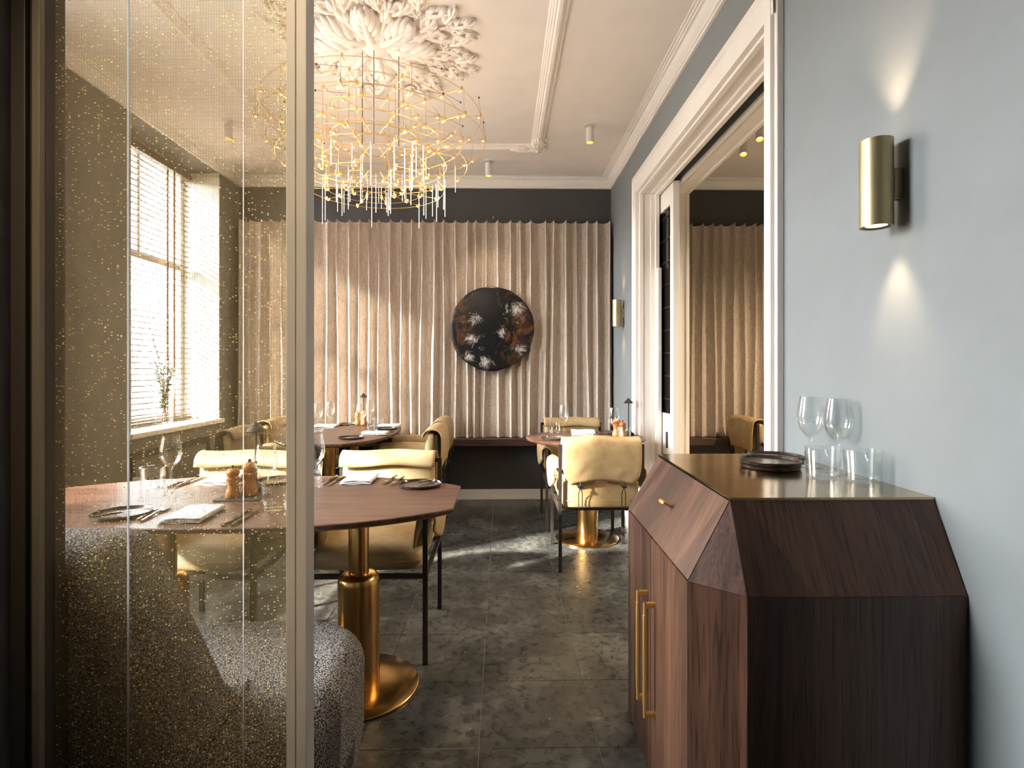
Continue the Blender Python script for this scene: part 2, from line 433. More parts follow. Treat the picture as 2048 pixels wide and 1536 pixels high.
def slab(poly, t, ins=0.0, chamf=.0):
    """flat panel: poly is its outer face (counter-clockwise from outside), t its thickness inwards"""
    P = inset(poly, ins) if ins else [Vector(p) for p in poly]
    nrm = (P[1]-P[0]).cross(P[2]-P[1]).normalized(); n = len(P)
    v = [tuple(p) for p in P]+[tuple(p-nrm*t) for p in P]
    f = [tuple(range(n)), tuple(reversed(range(n, 2*n)))]+[(i+n, (i+1) % n+n, (i+1) % n, i) for i in range(n)]
    return v, f
def mesh(name, g, mat, angle=38, smooth=True):
    me = bpy.data.meshes.new(name); me.from_pydata(g[0], [], g[1]); me.update()
    for m in (mat if isinstance(mat, (list, tuple)) else [mat]): me.materials.append(m if not isinstance(m, str) else M[m])
    if smooth:
        me.polygons.foreach_set('use_smooth', [True]*len(me.polygons)); me.set_sharp_from_angle(angle=math.radians(angle))
    return me
def obj(name, g, mat, parent=None, loc=None, rot=None, angle=38, smooth=True, bevel=0, subsurf=0, solid=0):
    me = g if isinstance(g, bpy.types.Mesh) else mesh(name, g, mat, angle, smooth)
    o = bpy.data.objects.new(name, me); COL.objects.link(o)
    if parent: o.parent = parent
    if loc: o.location = loc
    if rot: o.rotation_euler = rot
    if solid:
        md = o.modifiers.new('thickness', 'SOLIDIFY'); md.thickness = solid; md.offset = 0
    if bevel:
        md = o.modifiers.new('bevel', 'BEVEL'); md.width = bevel; md.segments = 2; md.limit_method = 'ANGLE'; md.angle_limit = math.radians(40)
    if subsurf:
        md = o.modifiers.new('subdivision', 'SUBSURF'); md.levels = 1; md.render_levels = subsurf
    return o
def tag(o, label, cat, group=None):
    o['label'] = label; o['category'] = cat
    if group: o['group'] = group
    return o
def thing(name, label, cat, loc=(0, 0, 0), rz=0, group=None):
    o = bpy.data.objects.new(name, None); COL.objects.link(o); o.empty_display_size = .1
    o.location = loc; o.rotation_euler = (0, 0, rz)
    return tag(o, label, cat, group)
def struct(name, g, mat, parent=None, **kw):
    o = obj(name, g, mat, parent, **kw)
    if not parent: o['kind'] = 'structure'
    return o
def copy_tree(o, parent=None):
    c = o.copy(); COL.objects.link(c); c.parent = parent
    for ch in o.children: copy_tree(ch, c)
    return c
def place(src, loc, rz, label, group=None):
    c = copy_tree(src); c.location = loc; c.rotation_euler = (0, 0, rz); c['label'] = label
    if group: c['group'] = group
    return c

# ------------------------------------------------------------------ the setting
XL, XR, XR2, XF, YB, CEIL = -2.58, 1.09, 1.44, 4.6, 5.44, 3.17
floor = struct('floor', box(-3.0, 4.7, -2.2, 5.6, -.10, -.004), 'grout')
def cuts(o, step, lo, hi):
    k = math.floor((lo-o)/step); xs = []
    while o+k*step < hi:
        a, b = max(lo, o+k*step), min(hi, o+(k+1)*step)
        if b-a > .02: xs.append((a, b))
        k += 1
    return xs
tile_cache = {}
for x0, x1 in cuts(-.077, .409, XL+.003, 1.425):
    for y0, y1 in cuts(1.864, .403, -.55, YB-.003):
        if x1 > XR and (y0 < 2.14 or y1 > 4.3): x1b = XR-.003
        else: x1b = x1
        if x1b-x0 < .03: continue
        w, d = round(x1b-x0-.0026, 4), round(y1-y0-.0026, 4)
        if (w, d) not in tile_cache:
            c = .0012
            tile_cache[(w, d)] = mesh('stone_tile', loft([[(sx*w/2, sy*d/2, z) for sx, sy in ((-1, -1), (1, -1), (1, 1), (-1, 1))] for z in (-.02, -c)] +
                                      [[(sx*(w/2-c), sy*(d/2-c), 0) for sx, sy in ((-1, -1), (1, -1), (1, 1), (-1, 1))]]), 'stone', smooth=False)
        obj('stone_tile', tile_cache[(w, d)], None, floor, loc=((x0+x1b)/2, (y0+y1)/2, 0))
struct('floor_street', box(-60, -3.4, -50, 60, -.9, -.8), 'street')
struct('wall_opposite_sky_block', box(-15, -14, -40, 40, -.8, 3.6), 'street')  # unseen row across the street, put in to block low sky light
struct('ceiling', box(-3.0, 4.7, -2.2, 5.6, CEIL, CEIL+.1), 'ceiling')
struct('wall_back', box(-3.0, 4.7, YB, YB+.12, 0, CEIL), 'band')
wl = []
ys = [1.02, WIN[1][0], WIN[1][1], WIN[0][0], WIN[0][1], YB]
for i in range(0, 5, 2): wl.append(box(-2.98, XL, ys[i], ys[i+1], 0, CEIL))
for y0, y1 in WIN: wl += [box(-2.98, XL, y0, y1, 0, .80), box(-2.98, XL, y0, y1, 3.085, CEIL)]
struct('wall_left', join(*wl), 'taupe_wall', smooth=False)
wr = [box(XR, XR2, -2.2, 2.165, 0, CEIL), box(XR, 1.23, 2.165, 4.27, 2.67, CEIL), box(1.30, XR2, 2.165, 4.27, 2.67, CEIL), box(1.23, 1.30, 2.165, 4.27, 2.78, CEIL),
      box(XR, 1.23, 4.27, YB, 0, CEIL), box(1.30, XR2, 4.27, YB, 0, CEIL), box(1.23, 1.30, 5.30, YB, 0, CEIL), box(1.23, 1.30, 4.27, 5.30, 2.78, CEIL)]
struct('wall_right', join(*wr), 'slate', smooth=False)
struct('wall_front', box(-2.98, -1.0, 1.02, 1.145, 0, CEIL), 'rib')
struct('wall_hall_left', box(-1.82, -1.7, -2.2, 1.02, 0, CEIL), 'hall')
struct('wall_hall_back', box(-1.82, XR2, -2.3, -2.2, 0, CEIL), 'hall')
struct('wall_side_room_right', box(XF, XF+.1, 1.5, YB, 0, CEIL), 'slate')
struct('wall_side_room_front', box(XR2, XF, 1.4, 1.5, 0, CEIL), 'slate')

def ring_sweep(x0, x1, y0, y1, prof, inward=1):
    loops = [[(x0+d*inward, y0+d*inward, z), (x1-d*inward, y0+d*inward, z), (x1-d*inward, y1-d*inward, z), (x0+d*inward, y1-d*inward, z)] for d, z in prof]
    return loft(loops, cap=False)
CP = [(0, 3.080), (.014, 3.082), (.016, 3.094), (.024, 3.096), (.027, 3.104), (.036, 3.112), (.046, 3.126), (.054, 3.142), (.060, 3.150), (.074, 3.152), (.076, 3.159), (.088, 3.160), (.090, 3.166), (.104, 3.166), (.106, CEIL)]
struct('trim_1', ring_sweep(XL, XR, 1.15, YB, CP), 'white', angle=25)
struct('trim_2', ring_sweep(XR2, XF, 1.5, YB, CP), 'white', angle=25)
# plaster panel moulding round the ceiling rose
MP = [(0, CEIL), (.004, CEIL-.010), (.012, CEIL-.014), (.018, CEIL-.010), (.026, CEIL-.020), (.040, CEIL-.028), (.058, CEIL-.028), (.068, CEIL-.018), (.074, CEIL-.020), (.082, CEIL-.013), (.088, CEIL-.013), (.096, CEIL-.008), (.102, CEIL-.008), (.108, CEIL)]
RX, RY = -.73, 3.17
struct('trim_3', ring_sweep(RX-1.085, RX+1.085, RY-1.51, RY+1.51, MP), 'plaster', angle=25)
# casing of the wide doorway, jambs and head in one moulded sweep
def u_sweep(prof, yf, yn, zt):
    loops = []
    for x, d in prof: loops.append([(x, yf-d, .0), (x, yf-d, zt-d), (x, yn, zt-d)])
    v = [p for l in loops for p in l]; f = []
    for k in range(len(loops)-1):
        for i in range(2): f.append((k*3+i, k*3+i+1, (k+1)*3+i+1, (k+1)*3+i))
    return v, f
struct('trim_4', u_sweep([(1.09, -.160), (1.056, -.156), (1.050, -.120), (1.056, -.112), (1.056, -.060), (1.050, -.052), (1.050, .000), (1.076, .002), (1.080, .012), (1.104, .014), (1.110, .004), (1.160, .004), (1.166, .016), (1.196, .018), (1.202, .030), (1.228, .030), (1.228, -.05)], 4.27, 2.10, 2.67), 'white', angle=22)
struct('trim_5', u_sweep([(1.302, -.05), (1.302, .020), (1.322, .022), (1.328, .008), (1.345, .006), (1.350, .014), (1.40, .014), (1.405, .004), (1.440, .004), (1.446, .012), (1.47, .010), (1.475, -.13), (1.44, -.14)], 4.27, 2.10, 2.67), 'white', angle=22)
struct('trim_6', join(box(1.046, XR2, 2.116, 2.168, 0, 2.668), box(1.046, XR+.01, 2.116, 2.168, 2.668, 2.834), box(1.062, XR, 2.094, 2.116, 0, 2.834)), 'white', bevel=.004)
struct('trim_7', box(1.203, 1.232, 4.190, 4.236, 0, 2.07), 'white', bevel=.003)
struct('baseboard_back', box(XL, XF, YB-.016, YB, 0, .10), 'white', bevel=.004)
struct('baseboard_right', box(XR-.016, XR, 4.43, YB-.016, 0, .10), 'white', bevel=.004)
struct('baseboard_left', box(XL, XL+.014, 1.15, YB-.016, 0, .10), 'taupe_wall', bevel=.004)

# sliding door leaf standing partly out of its pocket
door = struct('door_1', box(1.240, 1.286, 3.945, 5.15, 0.005, .955), 'white', bevel=.003)
struct('stile', box(1.238, 1.288, 3.935, 4.005, 0.005, 2.655), 'white', door, bevel=.004)
struct('rail', box(1.239, 1.287, 4.005, 5.15, 2.50, 2.655), 'white', door, bevel=.003)
struct('pane', box(1.256, 1.268, 4.005, 5.15, .955, 2.50), 'black_glass', door)
for k in range(9): struct('glazing_bar', box(1.250, 1.258, 4.01, 5.14, 1.06+k*.173, 1.068+k*.173), 'bronze', door)
struct('glazing_bar', box(1.249, 1.257, 4.075, 4.082, .96, 2.50), 'bronze', door)
struct('lock_plate', box(1.232, 1.240, 4.06, 4.09, .70, .82), 'bronze', door)

# windows: painted reveals, frame, sashes, glass
for n_, (y0, y1) in enumerate(WIN):
    w = struct(f'window_{n_+1}', join(box(-2.97, -2.90, y0, y0+.06, .84, 3.085), box(-2.97, -2.90, y1-.06, y1, .84, 3.085), box(-2.97, -2.90, y0+.06, y1-.06, 3.02, 3.085), box(-2.97, -2.90, y0+.06, y1-.06, .84, .90)), 'winframe', smooth=False)
    struct('window_reveal', box(-2.90, XL-.002, y1-.012, y1-.001, .84, 3.08), 'reveal', w)
    struct('window_reveal', box(-2.90, XL-.002, y0+.001, y0+.012, .84, 3.08), 'reveal', w)
    struct('window_sill', box(-2.97, XL+.035, y0-.03, y1+.03, .80, .838), 'white', w, bevel=.006)
    struct('sash_bar', box(-2.965, -2.915, y0+.06, y1-.06, 2.18, 2.24), 'winframe', w)
    struct('sash_bar', box(-2.96, -2.92, (y0+y1)/2-.018, (y0+y1)/2+.018, 2.24, 3.02), 'winframe', w)
    struct('pane', box(-2.944, -2.938, y0+.06, y1-.06, .90, 2.18), 'window_glass', w)
    struct('pane', box(-2.944, -2.938, y0+.06, y1-.06, 2.24, 3.02), 'window_glass', w)

# ------------------------------------------------------------------ glazed partition beside the entrance
gp = thing('glass_partition', 'floor to ceiling glazed partition of gold flecked woven mesh glass in slim frame', 'partition', (-.69, 1.165, 0))
def gpart(name, x0, x1, y0, y1, z0, z1, mat, par=gp, **kw):
    return obj(name, mv(box(x0, x1, y0, y1, z0, z1), .69, -1.165, 0), mat, par, **kw)
zt = CEIL-.002
p_ = gpart('post', -.447, -.4283, 1.146, 1.195, .002, zt, 'post', bevel=.0015)
p_ = gpart('post', -.4268, -.4055, 1.146, 1.195, .002, zt, 'post', bevel=.0015)
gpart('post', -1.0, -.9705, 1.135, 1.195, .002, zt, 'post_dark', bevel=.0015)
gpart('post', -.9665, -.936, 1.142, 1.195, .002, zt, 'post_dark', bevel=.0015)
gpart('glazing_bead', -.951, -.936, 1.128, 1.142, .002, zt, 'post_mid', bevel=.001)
gpart('rail', -.936, -.447, 1.146, 1.19, .002, .05, 'post'); gpart('rail', -.936, -.447, 1.146, 1.19, zt-.05, zt, 'post')
for a, b in ((-.936, -.7855), (-.7825, -.5452), (-.5442, -.447)):
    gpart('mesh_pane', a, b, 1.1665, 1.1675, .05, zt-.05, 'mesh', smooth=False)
gpart('pane_edge', -.7850, -.7841, 1.164, 1.170, .05, zt-.05, 'joint')
gpart('pane_edge', -.7831, -.7826, 1.165, 1.169, .05, zt-.05, 'joint')
gpart('pane_edge', -.5450, -.5445, 1.165, 1.169, .05, zt-.05, 'joint')

# ------------------------------------------------------------------ curtains, shelf, wall art
def curtain_geo(peaks, x0, x1, z0, z1, yb, seed):
    rnd = random.Random(seed)
    dr = [(rnd.uniform(-.022, .022), rnd.uniform(-.012, .012), rnd.uniform(.85, 1.15), rnd.uniform(0, 6)) for _ in peaks]
    nx, nz = int((x1-x0)/.0055), 34
    pk = list(peaks)
    def fn(u, v):
        x = x0+(x1-x0)*u; z = z1+(z0-z1)*v; y = 0
        for p, (a, b, amp, ph) in zip(pk, dr):
            q = p+a*v+b*math.sin(v*5+ph)*v**.5
            d = x-q
            if abs(d) < .16:
                w = .0085+.014*min(1, v*1.6)
                y = max(y, amp*(.074*math.exp(-(abs(d)/w)**1.25)+.020*math.exp(-(d/(.05))**2)))
        edge = .004*math.sin(x*37+v*3)
        zz = z+(.012*math.exp(-v*60)*(y/.075))
        return (x, yb-y+edge*.6, zz)
    return grid(fn, nx, nz)
PK = [-1.806, -1.672, -1.581, -1.465, -1.369, -1.273, -1.186, -1.068, -.969, -.863, -.763, -.645, -.56, -.447, -.325, -.248, -.146, -.039, .088, .18, .285, .427, .507, .624, .724, .834, .927, 1.052]
PK = [-2.5+.098*k+random.uniform(-.015, .015) for k in range(7)]+PK
cur = thing('curtain', 'wide pleated beige linen curtain covering the back wall behind the round art', 'curtain', (-.75, 5.37, .63))
obj('curtain_fabric', mv(curtain_geo(PK, -2.55, 1.075, .628, 2.715, 5.37, 3), .75, -5.37, -.63), 'curtain', cur, angle=180)
obj('curtain_track', box(-1.80, 1.82, .012, .04, 2.045, 2.07), 'bronze', cur)
PK2 = [1.85, 1.967, 2.062, 2.151, 2.264, 2.373, 2.472, 2.546]+[2.65+.1*k for k in range(19)]
PK2 = [1.53, 1.64, 1.75]+PK2
cur2 = thing('curtain', 'pleated brown linen curtain seen through the wide doorway in the adjoining room', 'curtain', (3.0, 5.37, .63))
obj('curtain_fabric', mv(curtain_geo(PK2, 1.46, 4.55, .628, 2.695, 5.37, 5), -3.0, -5.37, -.63), 'curtain', cur2, angle=180)
obj('curtain_track', box(-1.5, 1.5, .012, .04, 2.03, 2.055), 'bronze', cur2)
tag(obj('wall_shelf', mv(box(-1.82, 1.82, -.11, .11, 0, .068), 0, 0, 0), 'wood_dark', loc=(-.745, 5.325, .556), bevel=.004), 'long dark wooden wall shelf below the pleated beige curtain', 'shelf')
tag(obj('wall_shelf', box(-1.56, 1.56, -.11, .11, 0, .068), 'wood_dark', loc=(3.01, 5.325, .556), bevel=.004), 'dark wooden wall shelf below the brown curtain of the adjoining room', 'shelf')

art = thing('wall_art', 'round black resin wall art with white and amber veins hanging before curtain', 'art', (-.091, 5.252, 1.675))
rr = random.Random(2)
def disc_loop(s, y):
    out = []
    for i in range(96):
        a = 2*PI*i/96; r = .404*s*(1+.006*math.sin(3*a+1)+.004*math.sin(7*a)+.003*math.sin(17*a+2)); out.append((r*math.cos(a), y, r*math.sin(a)))
    return out
obj('disc', loft([disc_loop(.90, .018), disc_loop(.99, .016), disc_loop(1, .006), disc_loop(1, -.010), disc_loop(.985, -.019), disc_loop(.93, -.021)]), 'art', art, angle=60)
obj('hanging_wire', tube([(0.01, .005, .39), (0.01, .008, 1.06)], .0012, 5), 'wire', art)
obj('hook', tube([(0.01, .008, 1.06), (.012, .0, 1.075), (.012, .03, 1.085)], .003, 6), 'brass_fine', art)

# ------------------------------------------------------------------ plaster ceiling rose and corner sprays
def leaf(Ln, W, rise, curl, lobes=4, *_):
    """acanthus leaf: root at origin, pointing +x, relief towards -z: a midrib with rounded lobes branching off it"""
    gs = []
    def arch(x): return -rise*(.35+.65*math.sin(PI*min(1, max(0, x/Ln)*.8+.1)))
    mid = [(Ln*t, 0, arch(Ln*t)-rise*.10) for t in (0, .2, .4, .6, .8, .95)]+[(Ln*1.02, 0, arch(Ln)-curl*.6)]
    rf = W*.115
    gs.append(tube(mid, [rf*.8, rf*.8, rf*.7, rf*.6, rf*.7, rf*.9, rf*.3], 7))
    for k in range(lobes):
        t = (k+.2)/lobes; x0 = Ln*(.06+.72*t); ang = math.radians(66-34*t); ln = W*.52*math.sin(PI*(.28+.60*t))**.8
        for s_ in (-1, 1):
            for q, (da, lf) in enumerate(((.26, .80), (0, 1.0), (-.28, .86))):
                a_ = ang+da; pts, rad = [], []
                for i in range(6):
                    u = i/5; d = ln*lf*u; bend = a_-.45*u
                    pts.append((x0+d*math.cos(bend), s_*d*math.sin(bend), arch(x0)+rise*(.10+.55*u*u)-(.25*rise*math.sin(PI*u) if q == 1 else 0)))
                    rad.append(rf*(.42, .55, .66, .72, .66, .20)[i])
                gs.append(tube(pts, rad, 6))
    web = [(0, 0)]+[(Ln*(.06+.72*((k+.2)/lobes))+.2*W, W*.30*math.sin(PI*(.28+.60*(k+.2)/lobes))) for k in range(lobes)]+[(Ln*.98, 0)]
    poly = web+[(x, -y) for x, y in reversed(web[1:-1])]
    gs.append(loft([[(x, y, 0) for x, y in poly], [(x*.97+.004, y*.9, arch(x)*.75) for x, y in poly]]))
    return join(*gs)
def scroll(R, turns, r0, r1, z=-.012, start=0, n=34, hand=1):
    pts, rad = [], []
    for i in range(n):
        t = i/(n-1); a = start+hand*turns*2*PI*t; q = R*(1-t*.82)
        pts.append((q*math.cos(a), q*math.sin(a), z-.010*t)); rad.append(r0*(1-t)+r1*t)
    return tube(pts, rad, 7)
def blob(r, h, n=10): return lathe([(r, 0), (r*.95, -h*.4), (r*.6, -h*.85), (r*.15, -h)], n, cap0=False)
def flower(r, h):
    gs = [blob(r*.3, h*1.1)]
    for k in range(6):
        a = k*PI/3
        gs.append(tf(leaf(r, r*.95, h*.7, h*.2, 1), Matrix.Rotation(a, 4, 'Z')))
    return join(*gs)
rose = thing('ceiling_rose', 'large cream plaster ceiling rose of acanthus leaves above the chandelier', 'ornament', (RX, RY, CEIL))
big_leaf = mesh('acanthus_leaf', leaf(.27, .27, .055, .050, 4), 'plaster', 60)
mid_leaf = mesh('acanthus_leaf', leaf(.22, .17, .034, .030, 3), 'plaster', 60)
tip_leaf = mesh('leaf_tip', leaf(.14, .120, .030, .012, 2), 'plaster', 60)
flow = mesh('flower', flower(.045, .035), 'plaster', 60)
s1 = mesh('scroll', scroll(.062, 1.4, .013, .005), 'plaster', 60)
s2 = mesh('scroll', scroll(.062, 1.4, .013, .005, hand=-1), 'plaster', 60)
s3 = mesh('scroll', scroll(.042, 1.3, .010, .004), 'plaster', 60)
s4 = mesh('scroll', scroll(.042, 1.3, .010, .004, hand=-1), 'plaster', 60)
obj('boss', lathe([(.115, 0), (.118, -.02), (.10, -.045), (.085, -.036), (.07, -.048), (.035, -.056), (.012, -.058)], 32, cap0=False), 'plaster', rose)
for k in range(8):
    a = k*PI/4+.02
    def at(r, da=0): return (r*math.cos(a+da), r*math.sin(a+da), 0)
    obj('acanthus_leaf', big_leaf, None, rose, loc=at(.075), rot=(0, 0, a))
    obj('acanthus_leaf', mid_leaf, None, rose, loc=at(.13, PI/8), rot=(0, 0, a+PI/8))
    obj('flower', flow, None, rose, loc=at(.40))
    for sgn, sa, sb in ((1, s1, s3), (-1, s2, s4)):
        obj('scroll', sa, None, rose, loc=at(.40, PI/8+sgn*.15), rot=(0, 0, a+PI/8+sgn*.5))
        obj('scroll', sb, None, rose, loc=at(.50, PI/8+sgn*.10), rot=(0, 0, a+PI/8-sgn*.8))
        obj('scroll', sb, None, rose, loc=at(.47, sgn*.10), rot=(0, 0, a+sgn*1.3))
        obj('leaf_tip', tip_leaf, None, rose, loc=at(.48, PI/8+sgn*.10), rot=(0, 0, a+PI/8+sgn*.7))
        obj('leaf_tip', tip_leaf, None, rose, loc=at(.32, PI/8+sgn*.10), rot=(0, 0, a+PI/8+sgn*.45))
        obj('leaf_tip', tip_leaf, None, rose, loc=at(.44, sgn*.06), rot=(0, 0, a+sgn*.6))
    obj('leaf_tip', tip_leaf, None, rose, loc=at(.50, PI/8), rot=(0, 0, a+PI/8))
    obj('leaf_tip', tip_leaf, None, rose, loc=at(.28, PI/8), rot=(0, 0, a+PI/8))
    obj('bead_stem', tube([(.20*math.cos(a+PI/8), .20*math.sin(a+PI/8), -.012)]+[(r*math.cos(a+PI/8), r*math.sin(a+PI/8), -.012) for r in [.22+.012*q for q in range(26)]], [.012]+[.011 if q % 2 else .006 for q in range(26)], 6), 'plaster', rose)
for cx, sx, wh in ((RX+1.03, 1, 'right of the'), (RX-1.03, -1, 'left of the')):
    cs = thing('corner_ornament', f'small plaster leaf spray on the ceiling moulding corner {wh} chandelier', 'ornament', (cx, RY+1.455, CEIL))
    obj('shell', tf(flower(.07, .05), Matrix.Identity(4)), 'plaster', cs)
    for ang, ln in ((-PI/2, 1.0), (PI if sx > 0 else 0, 1.0)):
        obj('leaf_spray', mid_leaf, None, cs, loc=(0, 0, 0), rot=(0, 0, ang))
        for q in range(3):
            d = Vector((math.cos(ang), math.sin(ang), 0)); s = Vector((-d.y, d.x, 0))*(.05 if (ang < 0) == (sx > 0) else -.05)
            o = obj('leaf_tip', tip_leaf, None, cs, loc=tuple(d*(.04+.07*q)+s*(1-.2*q)), rot=(0, 0, ang+.5*(1 if q % 2 else -1)))
            o.scale = (.6-.1*q,)*3
    obj('scroll', s3, None, cs, loc=(-.03*sx, -.02, 0)); obj('scroll', s4, None, cs, loc=(.03*sx, -.05, 0))

# ------------------------------------------------------------------ banquette
bq = thing('banquette', 'rounded grey boucle banquette seat behind the gold mesh glass', 'banquette', (-1.35, 1.55, 0))
def rlev(z, x0, x1, y0, y1, r): return [(x+1.35, y-1.55, z) for x, y in rrect(x0, x1, y0, y1, r, 10)]
sx0, sx1, sy0, sy1 = -2.30, -.432, 1.21, 1.925
lv = [rlev(.0, sx0+.03, sx1-.05, sy0+.03, sy1-.05, .17), rlev(.06, sx0+.01, sx1-.022, sy0+.01, sy1-.02, .19), rlev(.16, sx0, sx1-.004, sy0, sy1, .20)]
for k in range(9):
    a = PI/2*k/8; d = .085*(1-math.cos(a)); lv.append(rlev(.355+.085*math.sin(a), sx0+d, sx1-d, sy0+d, sy1-d, max(.04, .21-d)))
lv.append(rlev(.446, sx0+.2, sx1-.2, sy0+.2, sy1-.2, .05))
obj('seat', loft(lv), 'boucle', bq, angle=70)
bl = []
for k in range(8):
    t = k/7; z = .30+t*.53
    bl.append(rlev(z, sx0, -.665-.165*t, 1.205, 1.52-.11*t, .07))
for k in range(1, 8):
    a = PI/2*k/7; d = .072*(1-math.cos(a)); bl.append(rlev(.83+.075*math.sin(a), sx0+d, -.83-d, 1.205+d, 1.41-d, max(.02, .07-d*.6)))
obj('backrest', loft(bl), 'boucle', bq, angle=70)
obj('seam', tube([(-.672+1.35, 1.215-1.55, .40), (-.664+1.35, 1.27-1.55, .452), (-.664+1.35, 1.42-1.55, .452), (-.69+1.35, 1.50-1.55, .452)], .004, 6), 'boucle', bq)

# ------------------------------------------------------------------ sideboard
SX, SY = .80, 1.70
sb = thing('sideboard', 'faceted smoked oak sideboard with brass top against the blue grey wall', 'sideboard', (SX, SY, 0))
WX = XR-.003
zt_, zb_, z0_ = .962, .760, .004
A, B = (.594, 2.066), (.572, 1.360)
C, D, E_, F_ = (.478, 2.060), (.464, 1.358), (.571, 1.262), (WX, 1.258)
G, Hh = (.571, 2.092), (WX, 2.092)
Tn, Tf = (WX, 1.358), (WX, 2.066)
def P3(p, z): return (p[0]-SX, p[1]-SY, z)
def panel(name, pts, mat, t=.018, ins=.0015, par=sb, **kw): return obj(name, slab(pts, t, ins), mat, par, smooth=False, **kw)
panel('top_panel', [P3(B, zt_+.006), P3(Tn, zt_+.006), P3(Tf, zt_+.006), P3(A, zt_+.006)], 'brass_top', .006, -.001)
drawer = panel('drawer', [P3(D, zb_), P3(B, zt_), P3(A, zt_), P3(C, zb_)], 'wood_drawer', .02, .0035)
mid = (C[0]*.52+D[0]*.48, C[1]*.52+D[1]*.48)
d1 = panel('door', [P3(D, z0_), P3(D, zb_), P3(mid, zb_), P3(mid, z0_)], 'wood_v', .02, .002)
d2 = panel('door', [P3(mid, z0_), P3(mid, zb_), P3(C, zb_), P3(C, z0_)], 'wood_v', .02, .002)
panel('corner_panel', [P3(E_, zb_), P3(B, zt_), P3(D, zb_)], 'wood_v', .012, .0008)
panel('corner_panel', [P3(E_, z0_), P3(E_, zb_), P3(D, zb_), P3(D, z0_)], 'wood_v', .012, .0005)
panel('end_panel', [P3(F_, zb_), P3(Tn, zt_), P3(B, zt_), P3(E_, zb_)], 'wood_end', .014, .0005)
panel('end_panel', [P3(F_, z0_), P3(F_, zb_), P3(E_, zb_), P3(E_, z0_)], 'wood_v', .014, .0003)
panel('corner_panel', [P3(C, zb_), P3(A, zt_), P3(G, zb_)], 'wood_v', .01, .0005)
panel('corner_panel', [P3(C, z0_), P3(C, zb_), P3(G, zb_), P3(G, z0_)], 'wood_v', .01, .0005)
panel('end_panel', [P3(G, z0_), P3(G, zb_), P3(Hh, zb_), P3(Hh, z0_)], 'wood_v', .01, .0005)
panel('end_panel', [P3(G, zb_), P3(A, zt_), P3(Tf, zt_), P3(Hh, zb_)], 'wood_v', .01, .0005)
obj('carcass', loft([[P3(q, z) for q in ((.50, 2.05), (.60, 2.075), (WX-.004, 2.075), (WX-.004, 1.285), (.59, 1.285), (.497, 1.37))] for z in (.002, .75)] +
                    [[P3(q, .952) for q in ((.612, 2.045), (.615, 2.046), (WX-.004, 2.046), (WX-.004, 1.382), (.615, 1.382), (.603, 1.384))]]), 'black', sb, smooth=False)
for par, yy in ((d1, 1.672), (d2, 1.765)):
    xs = D[0]+(C[0]-D[0])*(yy-D[1])/(C[1]-D[1]); xb = xs-.031
    def hp(x, y, z): return (x-SX, y-SY, z)
    h = obj('handle', join(tube([hp(xb, yy, .262), hp(xb, yy, .536)], .0068, 14), tube([hp(xb, yy, .222), hp(xb, yy, .574)], .0056, 14)), 'brass_satin', par)
    for zc in (.230, .566):
        obj('handle_bracket', mv(box(-.002, .036, -.0055, .0055, -.008, .008), *hp(xb, yy, zc)), 'brass_satin', par, bevel=.001)
kc = Vector(((A[0]+B[0]+C[0]+D[0])/4-SX, 1.70-SY, (zt_+zb_)/2)); kn = Vector((-.87, 0, .49)).normalized()
obj('knob', join(tube([tuple(kc), tuple(kc+kn*.030)], .0042, 10), tube([tuple(kc+kn*.030+Vector((0, s*.021, 0))) for s in (-1, -.85, -.5, 0, .5, .85, 1)], [.003, .0062, .0072, .0074, .0072, .0062, .003], 12)), 'brass_satin', drawer)

# ------------------------------------------------------------------ tables
def lens(L_, W_, e, n=18):
    pts = [(L_*(1-2*i/(2*n)), 0) for i in range(2*n+1)]
    up = [(x, W_-(W_-e)*abs(x/L_)**3) for x, _ in pts]
    return up+[(x, -y) for x, y in reversed(up)]
def table_base(root, x, y):
    obj('base_plate', mv(lathe([(.236, 0), (.240, .003), (.240, .010), (.236, .013), (.09, .0135), (0.0001, .0135)], 64), x, y, 0), 'brass', root)
    obj('lower_column', mv(lathe([(.083, .0135), (.083, .430), (.080, .446), (.072, .458), (.060, .464), (.041, .466)], 48, cap1=False), x, y, 0), 'brass', root)
    obj('upper_column', mv(cyl(.0405, .460, .742, 40), x, y, 0), 'brass', root)
def tabletop(poly):
    cx = Vector((0, 0))
    def sh(d): return [tuple(Vector(p)*(1-d/max(.2, Vector(p).length))) for p in poly]
    return loft([[(x, y, .742) for x, y in sh(.055)], [(x, y, .757) for x, y in sh(.006)], [(x, y, .7715) for x, y in sh(.0)], [(x, y, .775) for x, y in sh(.003)]])
t1 = thing('dining_table', 'boat shaped walnut dining table with two brass columns behind the mesh glass', 'table', (-1.034, 2.222, 0), 0, 'walnut tables on brass columns')
obj('tabletop', tabletop(lens(.856, .435, .196)), 'walnut', t1, angle=30)
table_base(t1, .455, .015); table_base(t1, -.32, .015)
tb = thing('dining_table', 'walnut dining table lengthways in front of the curtain near the window', 'table', (-1.29, 4.5, 0), PI/2, 'walnut tables on brass columns')
obj('tabletop', tabletop(lens(.72, .435, .196)), 'walnut', tb, angle=30)
table_base(tb, -.35, 0); table_base(tb, .35, 0)
trd = thing('dining_table', 'round dark walnut dining table on one brass column beside the doorway', 'table', (.635, 4.14, 0), 0, 'walnut tables on brass columns')
M['walnut_dark'] = wood('dark_walnut_table', (.030, .013, .009), (.110, .052, .034), 'x', .7, rough=.3)
obj('tabletop', tabletop([(.45*math.cos(2*PI*i/64), .41*math.sin(2*PI*i/64)) for i in range(64)]), 'walnut_dark', trd, angle=30)
table_base(trd, .015, .02)

